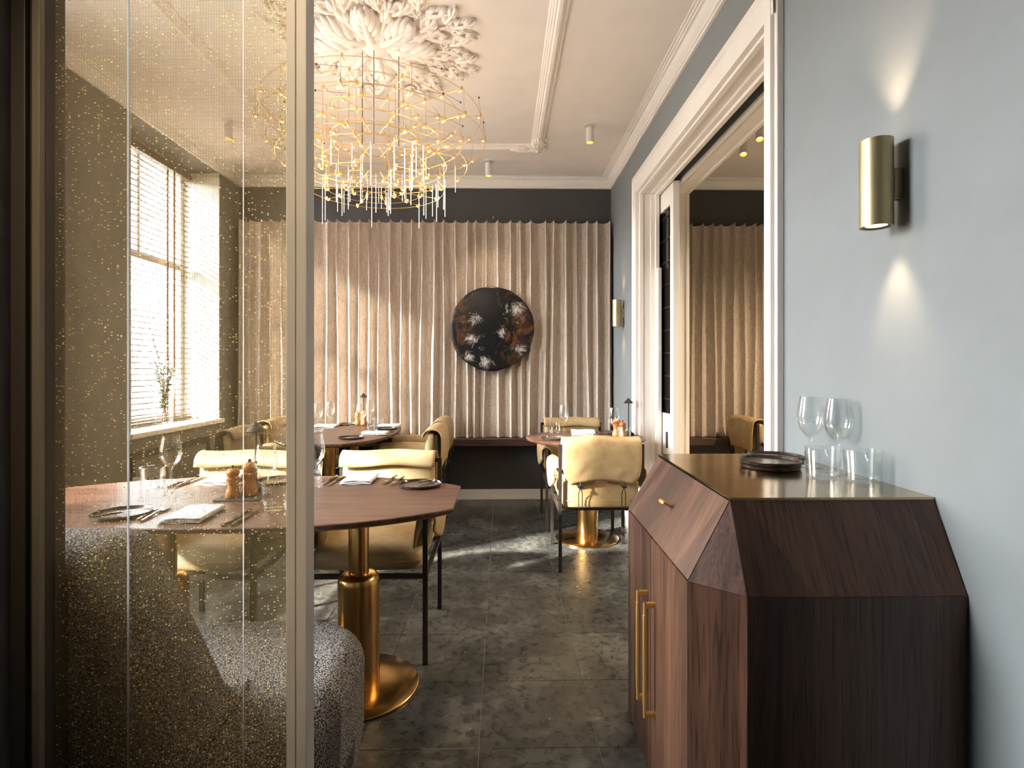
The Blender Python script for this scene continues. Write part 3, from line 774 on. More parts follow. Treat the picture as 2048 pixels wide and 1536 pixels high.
# ------------------------------------------------------------------ chairs
def make_chair(loc, rz, label):
    c = thing('dining_chair', label, 'chair', loc, rz, 'tan leather dining chairs')
    w, yb, yf, t = .262, .275, -.285, .021
    for s in (-1, 1): obj('leg', bar((s*w, yf, 0), (s*w, yf, .655), t), 'bronze', c)
    for s in (-1, 1): obj('leg', bar((s*w, yb, 0), (s*w, yb, .812), t), 'bronze', c)
    zf = .386
    obj('seat_frame', join(bar((-w, yf, zf), (w, yf, zf), .019), bar((-w, yf, zf), (-w, yb, zf), .019), bar((w, yf, zf), (w, yb, zf), .019),
                           bar((-w, yb, zf), (-.16, .205, zf), .019), bar((w, yb, zf), (.16, .205, zf), .019), bar((-.165, .205, zf), (.165, .205, zf), .019)), 'bronze', c)
    obj('back_rail', bar((-w, yb, .800), (w, yb, .800), .020), 'bronze', c)
    for s in (-1, 1): obj('arm_rail', bar((s*w, yf, .640), (s*w, yb, .640), .020), 'bronze', c)
    st = obj('seat', mv(rbox(.246, .272, .052, .045, 10, (.004, .006, .014)), 0, -.012, .449), 'leather', c, angle=180, subsurf=1)
    obj('piping', tube([(x, y-.012, .449) for x, y in rrect(-.250, .250, -.276, .276, .04, 5)], .0035, 6, closed=True), 'leather', st)
    bk = tf(rbox(.240, .034, .185, .032, 10, (.003, .012, .004)), Matrix.Translation((0, .216, .640)) @ Matrix.Rotation(-.10, 4, 'X'))
    obj('backrest', bk, 'leather', c, angle=180, subsurf=1)
    obj('back_panel', mv(rbox(.243, .018, .088, .016, 8, (0, .003, 0)), 0, .246, .492), 'leather', c, angle=180, subsurf=1)
    path = [(.170, .785), (.176, .822), (.200, .846), (.240, .856), (.278, .850), (.302, .828), (.313, .780), (.315, .720), (.314, .660), (.310, .610), (.304, .560)]
    def flap(u, v):
        s = u*2-1; k = v*(len(path)-1); i = min(int(k), len(path)-2); q = k-i
        y = path[i][0]*(1-q)+path[i+1][0]*q; z = path[i][1]*(1-q)+path[i+1][1]*q
        e = max(0, (v-.55)/.45)
        lift = e*(.016*math.cos(s*PI)+.012)+e**2*.055*max(0, abs(s)-.80)/.20*1.1
        x = s*.247*(1-.05*e*e*max(0, (abs(s)-.7)/.3))
        pk = (.005*math.sin(s*11+z*40)*math.exp(-((abs(s)-.45)/.25)**2)*math.exp(-((v-.86)/.10)**2)+.0025*math.sin(s*5+v*7))
        z += .006*math.sin(s*4+1)*(1-v)
        return (x, y+pk*(v > .5), z+lift)
    fl = obj('back_flap', grid(flap, 26, 22), 'leather', c, angle=180, solid=.010)
    edge = [flap(0, v/14) for v in range(4, 14)]+[flap(u/20, 1) for u in range(21)]+[flap(1, v/14) for v in range(13, 3, -1)]
    obj('piping', tube(edge, .0042, 6), 'leather', fl)
    for s in (-1, 1):
        x = s*.137
        obj('strap', join(tube([(x, .318, .582), (x+.004, .322, .545)], .006, 6), tube([(x, .320, .552), (x-.012, .300, .500), (x-.014, .285, .400)], .0028, 5), tube([(x, .320, .552), (x+.012, .300, .500), (x+.008, .285, .400)], .0028, 5),
                          mv(rbox(.016, .008, .009, .006, 3), x, .322, .552)), 'black', c)
    for s in (-1, 1):
        ap = [(.205, .475), (.214, .560), (.224, .625), (.244, .660), (.264, .668), (.284, .656), (.296, .620), (.299, .560), (.292, .490)]
        def arm(u, v, s=s):
            k = v*(len(ap)-1); i = min(int(k), len(ap)-2); q = k-i
            x = ap[i][0]*(1-q)+ap[i+1][0]*q; z = ap[i][1]*(1-q)+ap[i+1][1]*q
            e = max(0, (v-.62)/.38); m = abs(2*u-1)
            z += e*.085*m**1.6; z += .010*math.sin(u*PI)*(1-e)-.006
            bul = .012*math.sin(u*PI)*(1 if v > .5 else -1)
            return (s*(x+bul), -.255+.49*u, z)
        obj('arm_pad', grid(arm, 14, 16), 'leather', c, angle=180, solid=.016, subsurf=1)
        obj('strap', join(tube([(s*.300, -.02, .505), (s*.288, -.02, .455), (s*.268, -.02, .392)], .003, 5), mv(rbox(.006, .012, .008, .005, 3), s*.300, -.02, .490)), 'black', c)
    return c
ch = make_chair((-.595, 2.687, 0), 0, 'tan leather chair on the far side of the near walnut table, right of the post')
GC = 'tan leather dining chairs'
place(ch, (-1.34, 2.687, 0), 0, 'tan leather chair on the far side of the near table, seen through the mesh glass', GC)
place(ch, (.634, 3.745, 0), PI, 'tan leather chair with its back flap and straps to the viewer at round table', GC)
place(ch, (.622, 4.635, 0), 0, 'tan leather chair behind the round table in front of the curtain', GC)
place(ch, (-.745, 4.215, 0), -PI/2, 'nearer of two tan leather chairs on the aisle side of the curtain table', GC)
place(ch, (-.765, 4.87, 0), -PI/2, 'farther of two tan leather chairs on the aisle side of the curtain table', GC)
place(ch, (-1.725, 4.17, 0), PI/2, 'nearer of two tan leather chairs on the window side of the curtain table', GC)
place(ch, (-1.755, 4.88, 0), PI/2, 'farther of two tan leather chairs on the window side of the curtain table', GC)
place(ch, (2.475, 4.93, 0), PI/2, 'tan leather chair in the adjoining room in front of the brown curtain', GC)

# ------------------------------------------------------------------ chandelier
chd = thing('chandelier', 'gold wire chandelier of stacked rings with tiny lights and hanging glass rods', 'chandelier', (RX, RY, CEIL))
LV = [(2.745, [.61, .49, .37, .25]), (2.61, [.635, .505, .375, .245]), (2.47, [.53, .41, .29]), (2.33, [.395, .285, .175])]
NS = 12
def lamp_mesh():
    body = join(cyl(.0052, -.004, .014, 8), mv(cyl(.0035, -.012, .004, 6), .022, 0, 0), tube([(0, 0, -.004), (.026, 0, -.004)], .0022, 5))
    bulb = tube([(.004, 0, -.009), (.008, 0, -.009), (.016, 0, -.009), (.020, 0, -.009)], [.002, .0042, .0042, .002], 6)
    me = mesh('lamp', join(body, bulb), ['brass_fine', 'bulb_small'])
    for p in me.polygons[len(body[1]):]: p.material_index = 1
    return me
lm = lamp_mesh()
rc = random.Random(11)
for z, rad in LV:
    for r in rad:
        obj('ring', tube([(r*math.cos(2*PI*i/72), r*math.sin(2*PI*i/72), z-CEIL) for i in range(72)], .0017, 5, closed=True), 'brass_fine', chd)
    for k in range(NS):
        a = k*PI/6-.02
        obj('spoke', tube([(rad[-1]*.4*math.cos(a), rad[-1]*.4*math.sin(a), z-CEIL), (rad[0]*math.cos(a), rad[0]*math.sin(a), z-CEIL)], .0015, 5), 'brass_fine', chd)
        for r in rad: obj('lamp', lm, None, chd, loc=(r*math.cos(a), r*math.sin(a), z-CEIL), rot=(0, 0, a+PI))
    obj('ring', tube([(rad[-1]*.4*math.cos(2*PI*i/40), rad[-1]*.4*math.sin(2*PI*i/40), z-CEIL) for i in range(40)], .0017, 5, closed=True), 'brass_fine', chd)
for k in range(NS):
    a = k*PI/6-.02
    for j, r in enumerate((.625, .50, .375, .27)):
        zb = [2.61, 2.47, rc.choice([2.47, 2.33]), 2.33][j]
        obj('upright', tube([(r*math.cos(a), r*math.sin(a), 2.745-CEIL), (r*math.cos(a), r*math.sin(a), zb-CEIL)], .0014, 5), 'brass_fine', chd)
    for z, rad in LV[:2]:
        r = rad[1] if k % 2 else rad[0]; q = Vector((r*math.cos(a), r*math.sin(a), z-CEIL+.012)); t = Vector((-math.sin(a)*(1 if k % 3 else -1), math.cos(a)*(1 if k % 3 else -1), .10)); e = q+t*.16
        st = obj('counterweight_arm', tube([tuple(q), tuple(e)], .0009, 4), 'wire', chd)
        obj('counterweight', mv(lathe([(.0006, -.005), (.004, -.003), (.005, 0), (.004, .003), (.0006, .005)], 8), *e), 'black', st)
for k in range(46):
    r = .50*math.sqrt(rc.random()); a = rc.uniform(0, 2*PI); zb = 2.13+.16*rc.random()+.06*(r/.5)
    obj('glass_rod', tube([(r*math.cos(a), r*math.sin(a), 2.44-CEIL), (r*math.cos(a), r*math.sin(a), zb-CEIL)], .0022, 6), 'joint', chd)
for dx, dy in ((-.07, .0), (0.0, -.02), (.135, .02)):
    obj('suspension_cable', tube([(dx, dy, -.01), (dx, dy, 2.58-CEIL)], .0022, 5), 'wire', chd)
cl = bpy.data.lights.new('chandelier_light', 'POINT'); cl.energy = .95; cl.color = (1, .80, .58); cl.shadow_soft_size = .12
for k in range(6):
    clo = bpy.data.objects.new('chandelier_light', cl); COL.objects.link(clo); clo.location = (RX+.46*math.cos(k*PI/3+.26), RY+.46*math.sin(k*PI/3+.26), 2.40)

# ------------------------------------------------------------------ ceiling spots and wall lights
def spot_lamp(loc, label, tilt=(0, 0), power=8, group='white ceiling spots', cone=75):
    t = thing('ceiling_spotlight', label, 'spotlight', loc, 0, group)
    obj('mounting_plate', lathe([(.048, 0), (.048, -.006), (.012, -.008)], 24, cap0=False), 'lamp_white', t)
    obj('stem', cyl(.008, -.03, -.006, 10), 'lamp_white', t)
    R_ = Matrix.Translation((0, 0, -.024)) @ Matrix.Rotation(tilt[0], 4, 'X') @ Matrix.Rotation(tilt[1], 4, 'Y')
    obj('body', tf(lathe([(.001, 0), (.029, 0), (.029, -.112), (.0265, -.112), (.0265, -.095)], 28, False, False), R_), 'lamp_white', t)
    obj('reflector', tf(lathe([(.0262, -.1105), (.024, -.100), (.016, -.090)], 24, False, False), R_), 'cup_gold', t)
    obj('lens', tf(lathe([(.017, -.091), (.010, -.094), (.001, -.095)], 20, False, False), R_), 'bulb', t)
    l = bpy.data.lights.new('spot_beam', 'SPOT'); l.energy = power; l.color = (1, .80, .55); l.spot_size = math.radians(cone); l.spot_blend = .7; l.shadow_soft_size = .02
    o = bpy.data.objects.new('spot_beam', l); COL.objects.link(o)
    d = R_.to_3x3() @ Vector((0, 0, -1)); p = Vector(loc)+R_ @ Vector((0, 0, -.118))
    o.location = p; o.rotation_euler = d.to_track_quat('-Z', 'Y').to_euler()
    return t
spot_lamp((.680, 4.21, CEIL), 'white cylindrical ceiling spotlight above the round table by the doorway')
spot_lamp((-.117, 4.955, CEIL), 'white cylindrical ceiling spotlight right of chandelier near the back cornice')
spot_lamp((-2.07, 4.20, CEIL), 'ceiling spotlight near the window seen through the mesh glass')
spot_lamp((1.99, 4.47, CEIL), 'left of two tilted white ceiling spotlights in the adjoining room', (-.32, .14), 24, 'adjoining room spots')
spot_lamp((1.985, 4.177, CEIL), 'right of two tilted white ceiling spotlights in the adjoining room', (-.32, .14), 24, 'adjoining room spots')
spot_lamp((3.3, 3.2, CEIL), 'unseen added spotlight brightening the adjoining room', (0, 0), 110, 'adjoining room spots', 150)  # unseen lamp added to brighten the adjoining room
spot_lamp((-.75, -.70, CEIL), 'unseen added spotlight behind the viewer lighting the partition post', (.86, -.13), 32, 'added hall light', 40)  # unseen lamp added on the hall side to light the partition post
def sconce(y, zc, label, power=2.2):
    t = thing('wall_sconce', label, 'wall light', (XR, y, zc), 0, 'brass wall sconces')
    obj('body', mv(lathe([(.034, -.117), (.0405, -.118), (.0405, .118), (.034, .117), (.033, .10), (.001, .10)], 40, False, False), -.062, 0, 0), 'sconce', t)
    obj('trim_ring', mv(lathe([(.034, -.1172), (.027, -.1150), (.026, -.104)], 32, False, False), -.062, 0, 0), 'bronze', t)
    obj('wall_bracket', box(-.024, 0, -.018, .018, -.040, .040), 'sconce', t, bevel=.002)
    obj('lens', mv(lathe([(.027, -.1135), (.015, -.112), (.001, -.111)], 24, False, False), -.062, 0, 0), 'bulb', t)
    obj('lens', mv(lathe([(.032, .108), (.015, .108), (.001, .108)], 24, False, False), -.062, 0, 0), 'bulb', t)
    for s in (-1, 1):
        l = bpy.data.lights.new('sconce_beam', 'SPOT'); l.energy = power; l.color = (1, .72, .45); l.spot_size = math.radians(62); l.spot_blend = .9; l.shadow_soft_size = .018
        o = bpy.data.objects.new('sconce_beam', l); COL.objects.link(o); o.location = (XR-.062, y, zc+s*.125)
        o.rotation_euler = Vector((0.10, 0, s)).to_track_quat('-Z', 'Y').to_euler()
    return t
sconce(1.484, 1.797, 'satin brass cylinder wall sconce on the blue grey wall above the sideboard')
sconce(4.865, 1.787, 'small distant brass wall sconce between the curtain and the doorway casing', 1.2)

# ------------------------------------------------------------------ window blind, vase, radiator cover
y0, y1 = WIN[0]
bld = thing('venetian_blind', 'ivory venetian blind with brown ladder tapes in the window', 'blind', (-2.84, (y0+y1)/2, .84))
hw = (y1-y0)/2-.035
obj('head_rail', box(-.03, .03, -hw, hw, 2.15, 2.21), 'blind', bld)
slat = mesh('slat', tf(loft([[(x, -hw+.004, .004-3.2*x*x), (x, hw-.004, .004-3.2*x*x)] for x in (-.025, -.012, 0, .012, .025)] , cap=False) if False else
     grid(lambda u, v: (-.019+.038*v, -hw+.004+(2*hw-.008)*u, .0025-5*(-.019+.038*v)**2), 1, 4), Matrix.Rotation(math.radians(9), 4, 'Y')), 'blind')
NSL = 46
for k in range(NSL):
    s = obj('slat', slat, None, bld, loc=(0, 0, .040+k*(2.10/NSL)))
    md = s.modifiers.new('thickness', 'SOLIDIFY'); md.thickness = .0042
obj('bottom_rail', box(-.024, .024, -hw+.004, hw-.004, .006, .022), 'blind', bld)
for yy in (-.30, .30):
    for xx in (-.029, .029):
        obj('ladder_tape', box(xx-.0008, xx+.0008, yy-.014, yy+.014, .01, 2.15), 'tape', bld)
obj('tilt_cord', tube([(.034, .42, 2.15), (.034, .42, 1.1)], .0015, 5), 'tape', bld)
obj('tilt_cord', tube([(.034, .45, 2.15), (.034, .45, .95)], .0015, 5), 'tape', bld)
vx, vy = -2.70, 4.44
vz = .838
obj_v = tag(obj('vase', lathe([(.058, 0), (.060, .004), (.066, .20), (.085, .46), (.082, .46), (.062, .20), (.054, .02), (.0, .018)], 36, True, False), 'glass', loc=(vx, vy, vz), angle=60), 'tall clear glass vase of olive sprigs on the window sill', 'vase')
rv = random.Random(5)
def sprig(pts, leaves, lab, size=.038, blossom=False, grp=None):
    t = thing('olive_sprig' if not blossom else 'blossom_twig', lab, 'plant', (vx, vy, vz+.022), 0, grp)
    obj('stem', tube(pts, [.0032]*(len(pts)-1)+[.0012], 5), 'twig', t)
    P = [Vector(p) for p in pts]; gs = []
    for k in range(leaves):
        f = (k+.5)/leaves*(len(P)-1); f = f*.75+.25*(len(P)-1); i = min(int(f), len(P)-2); q = P[i].lerp(P[i+1], f-i)
        d = Vector((rv.uniform(-1, 1), rv.uniform(-1, 1), rv.uniform(-.2, 1))).normalized(); s = d.orthogonal().normalized()
        n_ = d.cross(s)
        if blossom:
            gs.append(mv(rbox(.007, .007, .007, .006, 2), *(q+d*.008)))
        else:
            l = size*rv.uniform(.7, 1.2); a = [q, q+d*l*.35+s*l*.16+n_*.003, q+d*l, q+d*l*.35-s*l*.16+n_*.003, q+d*l*.5-n_*.004]
            gs.append(([tuple(p) for p in a], [(0, 1, 4), (1, 2, 4), (2, 3, 4), (3, 0, 4)]))
    o = obj('foliage' if not blossom else 'blossoms', join(*gs), 'leaf' if not blossom else 'blossom', t, smooth=False)
    o['kind'] = 'stuff'
for k in range(5):
    a = k*1.3; b = .05+.02*(k % 3)
    sprig([(0.02*math.cos(a+3), .02*math.sin(a+3), 0), (.0, .0, .15), (b*.5*math.cos(a), b*.5*math.sin(a), .30), (b*1.2*math.cos(a), b*1.2*math.sin(a), .42+.02*k)], 34, 'leafy grey green olive sprig in the tall glass vase', .040, False, 'olive sprigs in the vase')
sprig([(.01, .02, 0), (0, -.01, .25), (.02, -.10, .50), (.03, -.26, .80)], 16, 'long bare twig with white buds leaning left in the glass vase', blossom=True)
sprig([(-.01, -.02, 0), (.01, .01, .25), (.02, .03, .50), (.03, -.04, .78)], 14, 'long bare twig with white buds standing upright in the glass vase', blossom=True)
rad = thing('radiator_cover', 'taupe radiator cover with dark framed edge below the window sill', 'radiator cover', (XL, 4.38, 0))
obj('panel', box(0.002, .012, -.50, .44, .11, .66), 'taupe_wall', rad)
for g in (box(.0, .024, -.54, .48, .655, .70), box(0, .024, -.54, -.50, .11, .655), box(0, .024, .44, .48, .11, .655)): obj('frame', g, 'bronze', rad)
obj('valve', tf(cyl(.018, 0, .04, 14), Matrix.Translation((.024, -.52, .52)) @ Matrix.Rotation(PI/2, 4, 'Y')), 'lamp_white', rad)

# ------------------------------------------------------------------ tableware
wine_m = mesh('wine_glass', lathe([(.036, 0), (.036, .0015), (.014, .005), (.0046, .012), (.0036, .030), (.0036, .082), (.0055, .094), (.020, .106), (.036, .128), (.0425, .152), (.0418, .175), (.037, .204), (.0325, .230), (.0315, .230), (.0358, .204), (.0405, .175), (.041, .152), (.034, .129), (.018, .108), (.002, .100)], 36, True, False), 'glass', 50)
tumb_m = mesh('tumbler', lathe([(.0415, 0), (.0435, .003), (.0445, .012), (.0495, .090), (.0478, .090), (.0425, .014), (.038, .011), (.001, .010)], 40, True, False), 'glass', 50)
plate_m = mesh('plate', lathe([(.084, 0), (.0905, .002), (.0945, .0125), (.0915, .0132), (.0875, .0055), (.080, .0045), (.001, .004)], 48), 'plate', 40)
def put(name, me, loc, label, cat, group, rz=0, scale=None):
    o = obj(name, me, None, loc=loc, rot=(0, 0, rz)); tag(o, label, cat, group)
    if scale: o.scale = (scale,)*3
    return o
def fork_geo():
    out = [tube([(0, -.10, .003), (0, -.06, .004), (0, .0, .007), (0, .03, .006)], [.0045, .0055, .0028, .0028], 6),
           mv(rbox(.0115, .016, .0016, .0014, 3), 0, .044, .0055)]
    for x in (-.0095, -.0032, .0032, .0095): out.append(tube([(x, .055, .0055), (x, .085, .0045), (x*.96, .103, .007)], [.0019, .0017, .0010], 5))
    return join(*out)
def knife_geo():
    h = tube([(0, -.11, .004), (0, -.105, .004), (0, -.06, .0045), (0, -.012, .0045), (0, -.005, .004)], [.004, .0062, .0058, .0062, .004], 8)
    n = 12; pts = []
    for i in range(n+1):
        t = i/n; pts.append((.0095*(1-t**3)-.0035, -.006+.118*t))
    poly = pts+[(-.0062, .108), (-.0062, -.006)]
    return join(h, prism(poly, .0030, .0048))
fork_m = mesh('fork', fork_geo(), 'silver'); knife_m = mesh('knife', knife_geo(), 'silver')
def napkin_geo():
    def layer(zc, x0, x1):
        return [(x0+(x1-x0)*i/10, zc+.0016*math.sin(i*.9+zc*200)) for i in range(11)]
    prof = layer(.003, -.062, .070)+[(.0745, .006), (.0755, .010), (.0735, .014)]+layer(.0165, .070, -.062)[:-1]
    prof2 = layer(.009, -.060, .066)
    def sheet(pr):
        return grid(lambda u, v: (pr[min(int(round(u*(len(pr)-1))), len(pr)-1)][0], -.095+.19*v, pr[min(int(round(u*(len(pr)-1))), len(pr)-1)][1]+.001*math.sin(v*7)), len(pr)-1, 8)
    return join(sheet(prof), sheet(prof2))
nap_m = mesh('napkin', napkin_geo(), 'linen', 60)
def napkin(loc, rz, label, group='folded napkins'):
    o = put('napkin', nap_m, loc, label, 'napkin', group, rz)
    md = o.modifiers.new('thickness', 'SOLIDIFY'); md.thickness = .004; md.offset = 0
    return o
mill_prof = [(.021, 0), (.0225, .002), (.022, .016), (.018, .030), (.0145, .046), (.0155, .058), (.0205, .068), (.0205, .076), (.0150, .080), (.0165, .083), (.0205, .094), (.0200, .104), (.0130, .113), (.005, .116)]
def mill(loc, label, s=1.0, group='turned wooden mills', mat='orange_wood'):
    t = thing('pepper_mill', label, 'mill', loc, 0, group)
    obj('body', lathe([(r*1.25*s, z*s) for r, z in mill_prof], 28), mat, t, angle=50)
    obj('knob', mv(lathe([(.004*s, 0), (.0055*s, .004*s), (.0055*s, .009*s), (.002*s, .012*s)], 12), 0, 0, .115*s), 'bronze', t)
    return t
def table_lamp(loc, label, rz=0, s=1.0):
    t = thing('table_lamp', label, 'lamp', loc, rz, 'slim bronze table lamps')
    obj('base', loft([[(s*.050*math.cos(a), s*.050*math.sin(a), z) for a in [PI/4+k*PI/2 for k in range(4)]] for z in (0, .016)]+[[(s*.050*math.cos(a), s*.050*math.sin(a), .020) for a in [PI/4+k*PI/2 for k in range(4)]], [(s*.006*math.cos(a), s*.006*math.sin(a), .042) for a in [PI/4+k*PI/2 for k in range(4)]]]), 'bronze', t, bevel=.002)
    obj('pole', cyl(.0045, .038, .262, 10), 'bronze', t)
    obj('shade', lathe([(.036*s, .250), (.037*s, .253), (.004, .290), (.0005, .292)], 24), 'bronze', t)
    return t
TZ = .7752
T1L = 'near walnut table'
# near table, setting nearest the viewer (behind the glass)
put('side_plate', plate_m, (-1.335, 1.955, TZ), 'dark stoneware plate with butter knife on the near table, left of the napkin', 'plate', 'dark side plates')
put('butter_knife', knife_m, (-1.33, 1.95, TZ+.010), 'small knife lying across the dark plate behind the mesh glass', 'knife', 'butter knives', -.75, .78)
put('fork', fork_m, (-1.245, 1.985, TZ), 'left fork of the pair beside the near dark plate behind the glass', 'fork', 'forks on the near table', .10)
put('fork', fork_m, (-1.222, 1.965, TZ), 'right fork of the pair beside the near dark plate behind the glass', 'fork', 'forks on the near table', .12)
napkin((-1.085, 1.935, TZ), .08, 'folded white napkin on the near table edge behind the mesh glass')
put('table_knife', knife_m, (-.912, 1.915, TZ), 'left knife of the pair right of the near napkin behind the glass', 'knife', 'knives on the near table')
put('table_knife', knife_m, (-.880, 1.915, TZ), 'right knife of the pair right of the near napkin behind the glass', 'knife', 'knives on the near table')
put('tumbler', tumb_m, (-.830, 2.03, TZ), 'clear glass tumbler on the near table beside the partition post', 'tumbler', 'clear tumblers')
put('wine_glass', wine_m, (-.895, 2.10, TZ), 'wine glass behind the tumbler beside the partition post', 'wine glass', 'wine glasses on the near table')
put('wine_glass', wine_m, (-1.405, 2.355, TZ), 'wine glass at the left of the near table below the window', 'wine glass', 'wine glasses on the near table')
put('tumbler', tumb_m, (-1.515, 2.41, TZ), 'clear glass tumbler at the left of the near table below the window', 'tumbler', 'clear tumblers')
put('table_knife', knife_m, (-1.445, 2.51, TZ), 'left knife of the pair behind the left wine glass', 'knife', 'knives on the near table')
put('table_knife', knife_m, (-1.412, 2.515, TZ), 'right knife of the pair behind the left wine glass', 'knife', 'knives on the near table')
napkin((-1.29, 2.53, TZ), .05, 'folded white napkin at the far edge of the near table, behind the mills')
sl = tag(obj('coaster', box(-.085, .085, -.06, .06, 0, .006), 'slate_stone', loc=(-1.035, 2.205, TZ), bevel=.001), 'dark slate coaster under the wooden mills on the near table', 'coaster', 'slate coasters')
mill((-1.066, 2.195, TZ+.006), 'shorter of two wooden mills on the near table behind the mesh glass')
mill((-1.018, 2.235, TZ+.006), 'taller of two wooden mills on the near table behind the mesh glass', 1.15)
table_lamp((-1.035, 2.33, TZ), 'slim bronze table lamp with cone hat on the near table behind the mesh glass', .4)
put('side_plate', plate_m, (-1.02, 2.52, TZ), 'dark plate with knife at the far edge of the near table behind the post', 'plate', 'dark side plates')
put('fork', fork_m, (-1.155, 2.50, TZ), 'fork between the far napkin and dark plate on the near table', 'fork', 'forks on the near table', PI+.05)
# near table, setting right of the post
put('wine_glass', wine_m, (-.815, 2.41, TZ), 'wine glass half hidden behind the partition post on the near table', 'wine glass', 'wine glasses on the near table')
put('tumbler', tumb_m, (-.868, 2.52, TZ), 'clear glass tumbler half hidden behind the partition post', 'tumbler', 'clear tumblers')
put('table_knife', knife_m, (-.790, 2.525, TZ), 'left knife of the pair right of the partition post', 'knife', 'knives on the near table', PI-.05)
put('table_knife', knife_m, (-.757, 2.520, TZ), 'right knife of the pair right of the partition post', 'knife', 'knives on the near table', PI-.07)
napkin((-.660, 2.545, TZ), .03, 'folded white napkin right of the post on the near walnut table')
put('fork', fork_m, (-.515, 2.545, TZ), 'left fork of the pair beside the dark plate at the table end', 'fork', 'forks on the near table', PI-.12)
put('fork', fork_m, (-.475, 2.515, TZ), 'right fork of the pair beside the dark plate at the table end', 'fork', 'forks on the near table', PI-.12)
put('side_plate', plate_m, (-.36, 2.425, TZ), 'dark stoneware plate with knife on the right end of the near walnut table', 'plate', 'dark side plates')
put('butter_knife', knife_m, (-.37, 2.43, TZ+.011), 'small knife resting on the dark plate at the right table end', 'knife', 'butter knives', 2.35, .78)
# curtain table
put('side_plate', plate_m, (-1.115, 4.09, TZ), 'dark plate at the near right edge of the curtain table', 'plate', 'dark side plates')
napkin((-1.0, 4.36, TZ), PI/2, 'nearest white napkin on the right side of the curtain table')
put('wine_glass', wine_m, (-1.139, 4.467, TZ), 'nearest wine glass on the right side of the curtain table', 'wine glass', 'wine glasses on the curtain table')
put('tumbler', tumb_m, (-1.07, 4.57, TZ), 'nearer of two tumblers on the right side of the curtain table', 'tumbler', 'clear tumblers')
put('wine_glass', wine_m, (-1.19, 4.98, TZ), 'wine glass standing before the mills on the curtain table', 'wine glass', 'wine glasses on the curtain table')
put('tumbler', tumb_m, (-1.085, 4.84, TZ), 'farther of two tumblers on the right side of the curtain table', 'tumbler', 'clear tumblers')
tag(obj('coaster', box(-.085, .085, -.06, .06, 0, .006), 'slate_stone', loc=(-1.29, 5.04, TZ), bevel=.001), 'dark slate coaster under the mills on the curtain table', 'coaster', 'slate coasters')
mill((-1.32, 5.05, TZ+.006), 'left of two orange wooden mills on the curtain table')
mill((-1.262, 5.05, TZ+.006), 'right of two orange wooden mills on the curtain table', 1.1)
table_lamp((-1.29, 5.15, TZ), 'slim bronze table lamp with cone hat on the curtain table')
napkin((-1.0, 4.93, TZ), PI/2, 'far white napkin at the right end of the curtain table')
put('side_plate', plate_m, (-.985, 4.70, TZ), 'dark plate between two napkins on the right side of the curtain table', 'plate', 'dark side plates')
put('table_knife', knife_m, (-.98, 4.25, TZ), 'knife beside the nearest napkin on the curtain table', 'knife', 'knives on the curtain table', PI/2)
put('table_knife', knife_m, (-.99, 4.49, TZ), 'knife between napkin and tumbler on the curtain table', 'knife', 'knives on the curtain table', PI/2)
put('wine_glass', wine_m, (-1.497, 4.81, TZ), 'farther of two wine glasses on the window side of the curtain table', 'wine glass', 'wine glasses on the curtain table')
put('wine_glass', wine_m, (-1.52, 4.56, TZ), 'nearer of two wine glasses on the window side of the curtain table', 'wine glass', 'wine glasses on the curtain table')
put('tumbler', tumb_m, (-1.55, 4.66, TZ), 'clear tumbler on the window side of the curtain table', 'tumbler', 'clear tumblers')
napkin((-1.56, 4.95, TZ), -PI/2, 'white napkin on the window side of the curtain table')
put('side_plate', plate_m, (-1.42, 5.08, TZ), 'dark plate with cutlery at the far left of the curtain table', 'plate', 'dark side plates')
put('fork', fork_m, (-1.56, 4.80, TZ), 'fork on the window side of the curtain table', 'fork', 'forks on the curtain table', -PI/2)
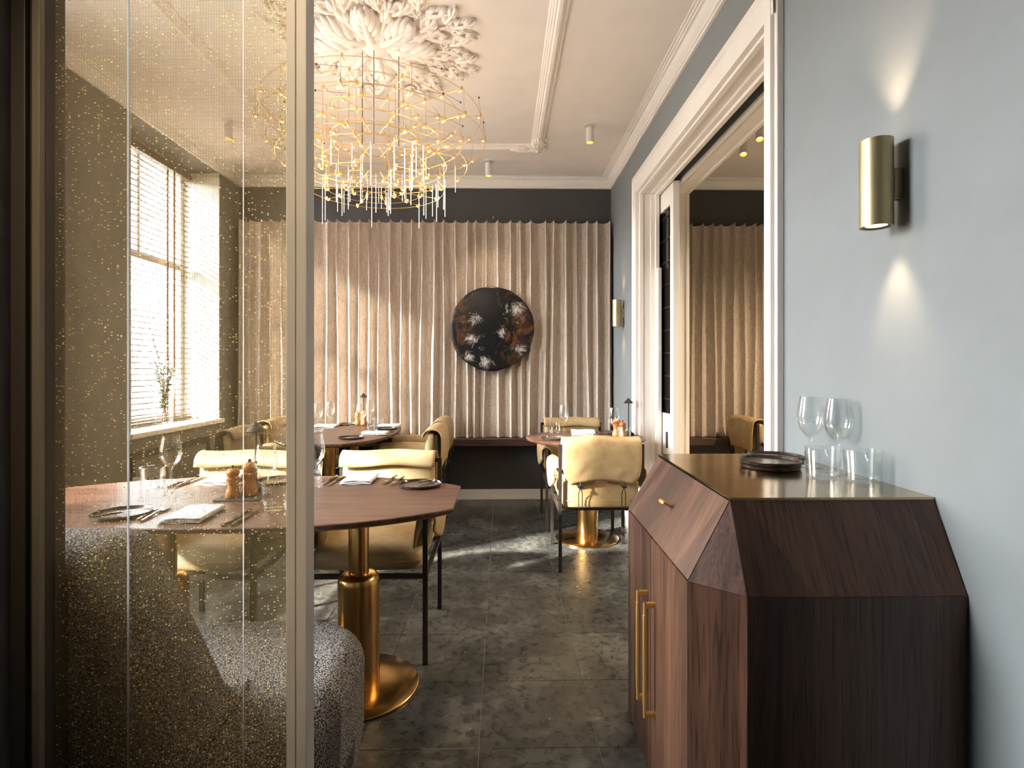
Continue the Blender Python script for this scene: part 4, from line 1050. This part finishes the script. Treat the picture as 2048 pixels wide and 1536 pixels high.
# round table
TR = 'round table'
put('tumbler', tumb_m, (.420, 4.35, TZ), 'clear tumbler on the left of the round table', 'tumbler', 'clear tumblers')
put('wine_glass', wine_m, (.488, 4.30, TZ), 'wine glass on the left of the round table', 'wine glass', 'wine glasses on the round table')
napkin((.66, 4.42, TZ), PI/2-.1, 'folded white napkin in the middle of the round table before the rear chair')
put('side_plate', plate_m, (.385, 4.02, TZ), 'dark plate at the left front of the round table', 'plate', 'dark side plates')
put('fork', fork_m, (.515, 4.02, TZ), 'fork beside the left dark plate on the round table', 'fork', 'forks on the round table', 0)
napkin((.69, 3.99, TZ), PI/2, 'white napkin at the front of the round table behind the chair back')
put('wine_glass', wine_m, (.826, 4.02, TZ), 'wine glass on the right of the round table', 'wine glass', 'wine glasses on the round table')
put('tumbler', tumb_m, (.905, 4.02, TZ), 'clear tumbler on the right of the round table before the mill', 'tumbler', 'clear tumblers')
mill((.917, 4.13, TZ), 'front orange wooden mill on the round table behind the tumbler')
mill((.885, 4.20, TZ), 'rear wooden mill on the round table partly behind the front mill', 1.18)
table_lamp((.985, 4.23, TZ), 'slim bronze table lamp with cone hat on the round table by the doorway')
put('side_plate', plate_m, (.87, 4.38, TZ), 'dark plate at the right rear of the round table', 'plate', 'dark side plates')
put('fork', fork_m, (.775, 4.39, TZ), 'fork left of the rear dark plate on the round table', 'fork', 'forks on the round table', PI)
put('table_knife', knife_m, (.55, 4.42, TZ), 'knife left of the rear napkin on the round table', 'knife', 'knives on the round table', PI)
# sideboard
SZ = .9682
put('side_plate', plate_m, (.880, 1.780, SZ), 'lower of two stacked dark plates on the brass sideboard top', 'plate', 'dark side plates')
put('side_plate', plate_m, (.880, 1.780, SZ+.0134), 'upper of two stacked dark plates on the brass sideboard top', 'plate', 'dark side plates')
put('side_plate', plate_m, (.985, 1.955, SZ), 'single dark plate behind the stacked plates on the sideboard', 'plate', 'dark side plates')
put('tumbler', tumb_m, (.950, 1.602, SZ), 'left clear tumbler on the brass sideboard top beside the plates', 'tumbler', 'clear tumblers')
put('tumbler', tumb_m, (1.034, 1.552, SZ), 'right clear tumbler on the sideboard top against the wall', 'tumbler', 'clear tumblers')
put('wine_glass', wine_m, (1.020, 1.79, SZ), 'left of two wine glasses on the sideboard', 'wine glass', 'wine glasses on the sideboard')
put('wine_glass', wine_m, (1.045, 1.68, SZ), 'right of two wine glasses on the sideboard, nearer the wall', 'wine glass', 'wine glasses on the sideboard')
